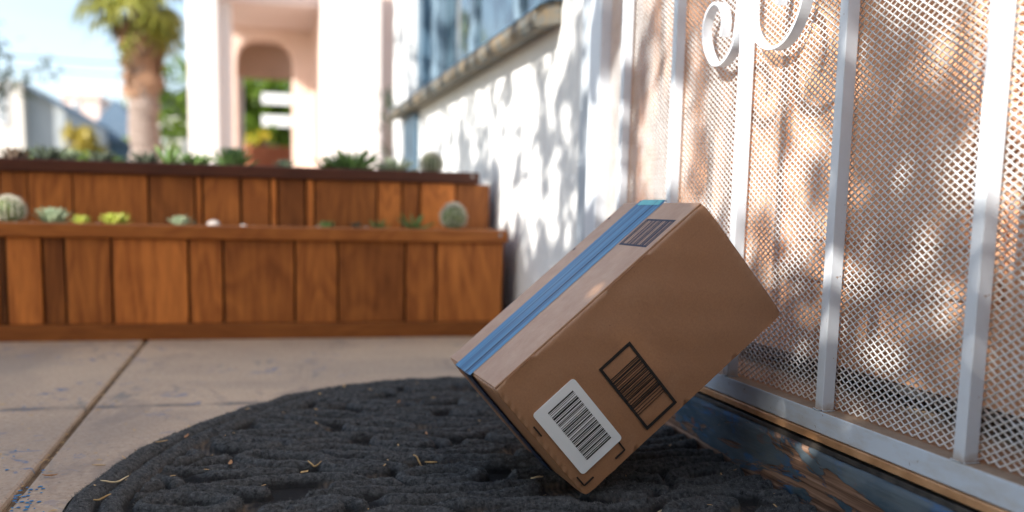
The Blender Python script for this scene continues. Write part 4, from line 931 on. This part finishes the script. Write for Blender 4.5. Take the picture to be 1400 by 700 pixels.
# fan palm
PX, PYy = X(197, 17), 17.0
pal = empty('fan_palm', (PX, PYy, -.03)); tag(pal, 'thick trunked fan palm with a skirt of dead fronds, left of the porch', 'palm tree')
zt = Z(-12, PYy, 197); m = MB(); n = 26; pts = [(0.02*math.sin(i), 0, zt*i/n) for i in range(n+1)]
m.tube(pts, [.255+.012*math.sin(i*2.1)+.012*(i % 2)-.002*i for i in range(n+1)], 14); m.build('trunk', M['trunk'], pal, smooth=False)
def frond_mesh(L, fanr, nb_, dead):
    m = MB(); m.tube([(0, 0, 0), (L*.5, 0, L*.06), (L, 0, 0)], [.03, .022, .014], 5)
    for i in range(nb_):
        a = (i/(nb_-1)-.5)*(3.6 if not dead else 1.5); r = fanr*(1-.25*abs(a)/1.8); dz = -.25 if not dead else -.1
        c, s = math.cos(a), math.sin(a); wv2 = .034
        p0 = Vector((L, 0, 0)); p1 = p0+Vector((c*r*.55, s*r*.55, .03)); p2 = p0+Vector((c*r, s*r, dz*r)); q_ = Vector((-s, c, 0))*wv2
        m.quad(p0, p1-q_, p1+Vector((0, 0, -.02)), p0); m.poly([p0, p1-q_, p2, p1+q_])
    m.f = [f for f in m.f]; me_ = bpy.data.meshes.new('frond'); me_.from_pydata(m.v, [], m.f); me_.validate(); me_.update(); return me_
live = frond_mesh(.56, .68, 13, False); live.materials.append(M['palm_green']); dead = frond_mesh(.32, .50, 9, True); dead.materials.append(M['palm_dead'])
rp_ = random.Random(4)
for i in range(34):
    o = link('frond', live, None, pal); el = rp_.uniform(-1.25, 1.1); a = i*2.399+rp_.uniform(-.3, .3); o.location = (0, 0, zt+rp_.uniform(-.1, .25)); o.rotation_euler = (rp_.uniform(-.5, .5), -el, a); o.scale = [rp_.uniform(.85, 1.15)]*3
for i in range(70):
    o = link('dead_frond', dead, None, pal); a = i*2.399+rp_.uniform(-.2, .2); zf = zt-.05-rp_.random()**1.3*1.0; o.location = (math.cos(a)*.12, math.sin(a)*.12, zf); o.rotation_euler = (rp_.uniform(-.4, .4), rp_.uniform(1.32, 1.52), a); o.scale = [rp_.uniform(.8, 1.1)*(.62+.38*(zf/zt))]*3
tag(MB().tube([(-30, 33, Z(77, 33, 100)+.5), (-5, 33, Z(77, 33, 100)-.15), (14, 33, Z(77, 33, 100)+.3)], .02, 6).build('power_line', M['wire']), 'upper thin power line crossing the sky behind the palm', 'cable')
tag(MB().tube([(-30, 33.5, Z(90, 33, 100)+.5), (-5, 33.5, Z(90, 33, 100)-.15), (14, 33.5, Z(90, 33, 100)+.3)], .015, 6).build('power_line', M['wire']), 'lower thin power line crossing the sky behind the palm', 'cable')
# climbing plant between the houses
tree('potted_vine', X(533, 9), 9, 1.05, (.12, .2, .35), 80, .045, M['leaf_dull'], 'sparse dull green vine between the two houses', 21, .012, 'vine')

# ---------------------------------------------------------------- shade trees to the left, outside the view: their leaves shade the porch
S = SUN; A1 = S.cross(Vector((0, 0, 1))).normalized(); B1 = A1.cross(S)
rq = np.random.RandomState(21); LV, LF = [], []
Sn = np.array(S)
def pn3(x, y, s, sd): return float(vnoise(np.array([x]), np.array([y]), s, sd)[0])
def add_leaf(Tp, t, L, W):
    c_ = np.array(Tp)+Sn*t; a = rq.normal(0, 1, 3); a[2] *= .6; a -= Sn*(a@Sn)*.75; a /= np.linalg.norm(a); b = np.cross(a, Sn+rq.normal(0, .35, 3)); b /= np.linalg.norm(b); nrm = np.cross(a, b)
    n = len(LV)
    LV.extend([c_-a*L, c_-a*L*.3+b*W+nrm*W*.3, c_-a*L*.3-b*W+nrm*W*.3, c_+a*L*.4+b*W*.8+nrm*W*.2, c_+a*L*.4-b*W*.8+nrm*W*.2, c_+a*L]); LF.extend([(n, n+1, n+2), (n+1, n+3, n+2), (n+2, n+3, n+4), (n+3, n+5, n+4)])
def smooth(a, b, x): t = min(1, max(0, (x-a)/(b-a))); return t*t*(3-2*t)
# open spots where sun patches fall: (surface, coords, radius)
def gate_density(y, z):
    far = smooth(.62, .80, y+.25*(z-.25))*smooth(.16, .28, z)        # the far part of the gate is mostly sunlit
    up_ = .36*smooth(.14, .30, z)
    return .97-max(.80*far, up_)
holes_gate = [(.60, .205, .022), (.515, .165, .030), (.545, .205, .022), (.475, .190, .016), (.56, .14, .018), (.635, .19, .018), (.70, .25, .02), (.475, .245, .016), (.635, .355, .02), (.50, .33, .016), (.70, .33, .03), (.74, .22, .015), (.42, .22, .03), (.66, .29, .018), (.565, .285, .016), (.60, .08, .014)]
def near(y, z, H_): return any(((y-a)/(r*.7))**2+((z-b)/(r*1.25))**2 < 1 for a, b, r in H_)
cnt = 0
for _ in range(9000):     # gate
    y, z = rq.uniform(-.3, 1.3), rq.uniform(0, 1.0); nz_ = .5*pn3(y*1.6, z, 7, 31)+.5*pn3(y*2.2, z*1.1, 17, 32)
    dn_ = gate_density(y, z)
    if near(y, z, holes_gate): continue
    if dn_ < .93 and nz_ > .26+.38*dn_: continue
    add_leaf((.41, y, z), rq.uniform(1.5, 2.4), rq.uniform(.020, .034), rq.uniform(.008, .013))
for _ in range(15000):    # wall beyond the gate
    y, z = rq.uniform(1.25, 3.5), rq.uniform(-.05, .9); nz_ = .5*pn3(y*1.2, z*.6, 15, 41)+.5*pn3(y*1.6, z*.8, 34, 42)
    low = 1-smooth(.10, .24, z+.06*(pn3(y, 0, 6, 44)-.5))
    if y > 2.3: low *= .4
    if nz_ > .45+.5*low: continue
    if rq.rand() > .55+.4*low: continue
    add_leaf((.445, y, z), rq.uniform(2.0, 2.5), rq.uniform(.018, .034), rq.uniform(.006, .010))
holes_pl = [(at(545, 270, 1.83)[0], at(545, 270, 1.83)[2], .018), (at(655, 343, 1.66)[0], at(655, 343, 1.66)[2]-.004, .020), (at(640, 322, 1.655)[0], .176, .012)]
for _ in range(9000):     # planter fronts
    x, z = rq.uniform(-1.2, .44), rq.uniform(-.05, .33); Y = 1.66 if z < .19 else 1.83
    if any((x-a)**2+(z-b)**2*1.3 < r*r for a, b, r in holes_pl): continue
    if z > .27 and rq.rand() < .6: continue
    add_leaf((x, Y, z), rq.uniform(2.1, 2.9), rq.uniform(.022, .036), rq.uniform(.010, .016))
for _ in range(15000):    # floor, mat and parcel
    x, y = rq.uniform(-1.6, .41), rq.uniform(-.7, 1.66)
    add_leaf((x, y, 0), rq.uniform(1.9, 3.0), rq.uniform(.030, .055), rq.uniform(.014, .024))
e = empty('shade_tree', (-1.9, -.9, -.03)); tag(e, 'leafy tree at the porch side, out of view, casting dappled shade', 'tree')
LVa = np.array(LV)-np.array([-1.9, -.9, -.03]); tris('crown', LVa, LF, M['leaf'], e)
hv, hf = [], []; hn = 16000; hp = np.c_[NP.uniform(-2.4, .42, hn), -1.35-np.abs(NP.normal(0, .16, hn)), NP.uniform(0, 1, hn)**.8*1.25]  # unseen hedge, added to darken the faces turned toward the camera
ha = NP.normal(0, 1, (hn, 3)); ha /= np.linalg.norm(ha, axis=1)[:, None]; hb = np.cross(ha, NP.normal(0, 1, (hn, 3))); hb /= np.linalg.norm(hb, axis=1)[:, None]
HQ = np.empty((hn*4, 3)); HQ[0::4] = hp-ha*.045; HQ[1::4] = hp+hb*.022; HQ[2::4] = hp+ha*.045; HQ[3::4] = hp-hb*.022
hed = empty('blocker_hedge', (-1.0, -1.5, -.03)); tag(hed, 'unseen green hedge added behind the viewpoint to block sky light', 'hedge'); fit(tris('crown', HQ, np.arange(hn*4).reshape(-1, 4), M['leaf']), hed)
hm = MB()
for i in range(12): hm.tube([(-2.3+.24*i, -1.5, -.03), (-2.28+.24*i, -1.48, .8), (-2.33+.24*i, -1.5, 1.1)], [.02, .014, .006], 6)
fit(hm.build('blocker_stems', M['bark']), hed)['kind'] = 'stuff'
m = MB(); m.tube([(0, 0, 0), (.02, .05, .5), (.0, .1, 1.0)], [.06, .05, .035], 10)
for i in range(9):
    a = i*.7; m.tube([(0, .05, .6+.04*i), (.35*math.cos(a), .1+.4*math.sin(a), 1.0+.03*i), (.6*math.cos(a), .1+.9*math.sin(a), 1.25+.04*i)], [.022, .014, .005], 6)
m.build('trunk', M['bark'], e, smooth=True)
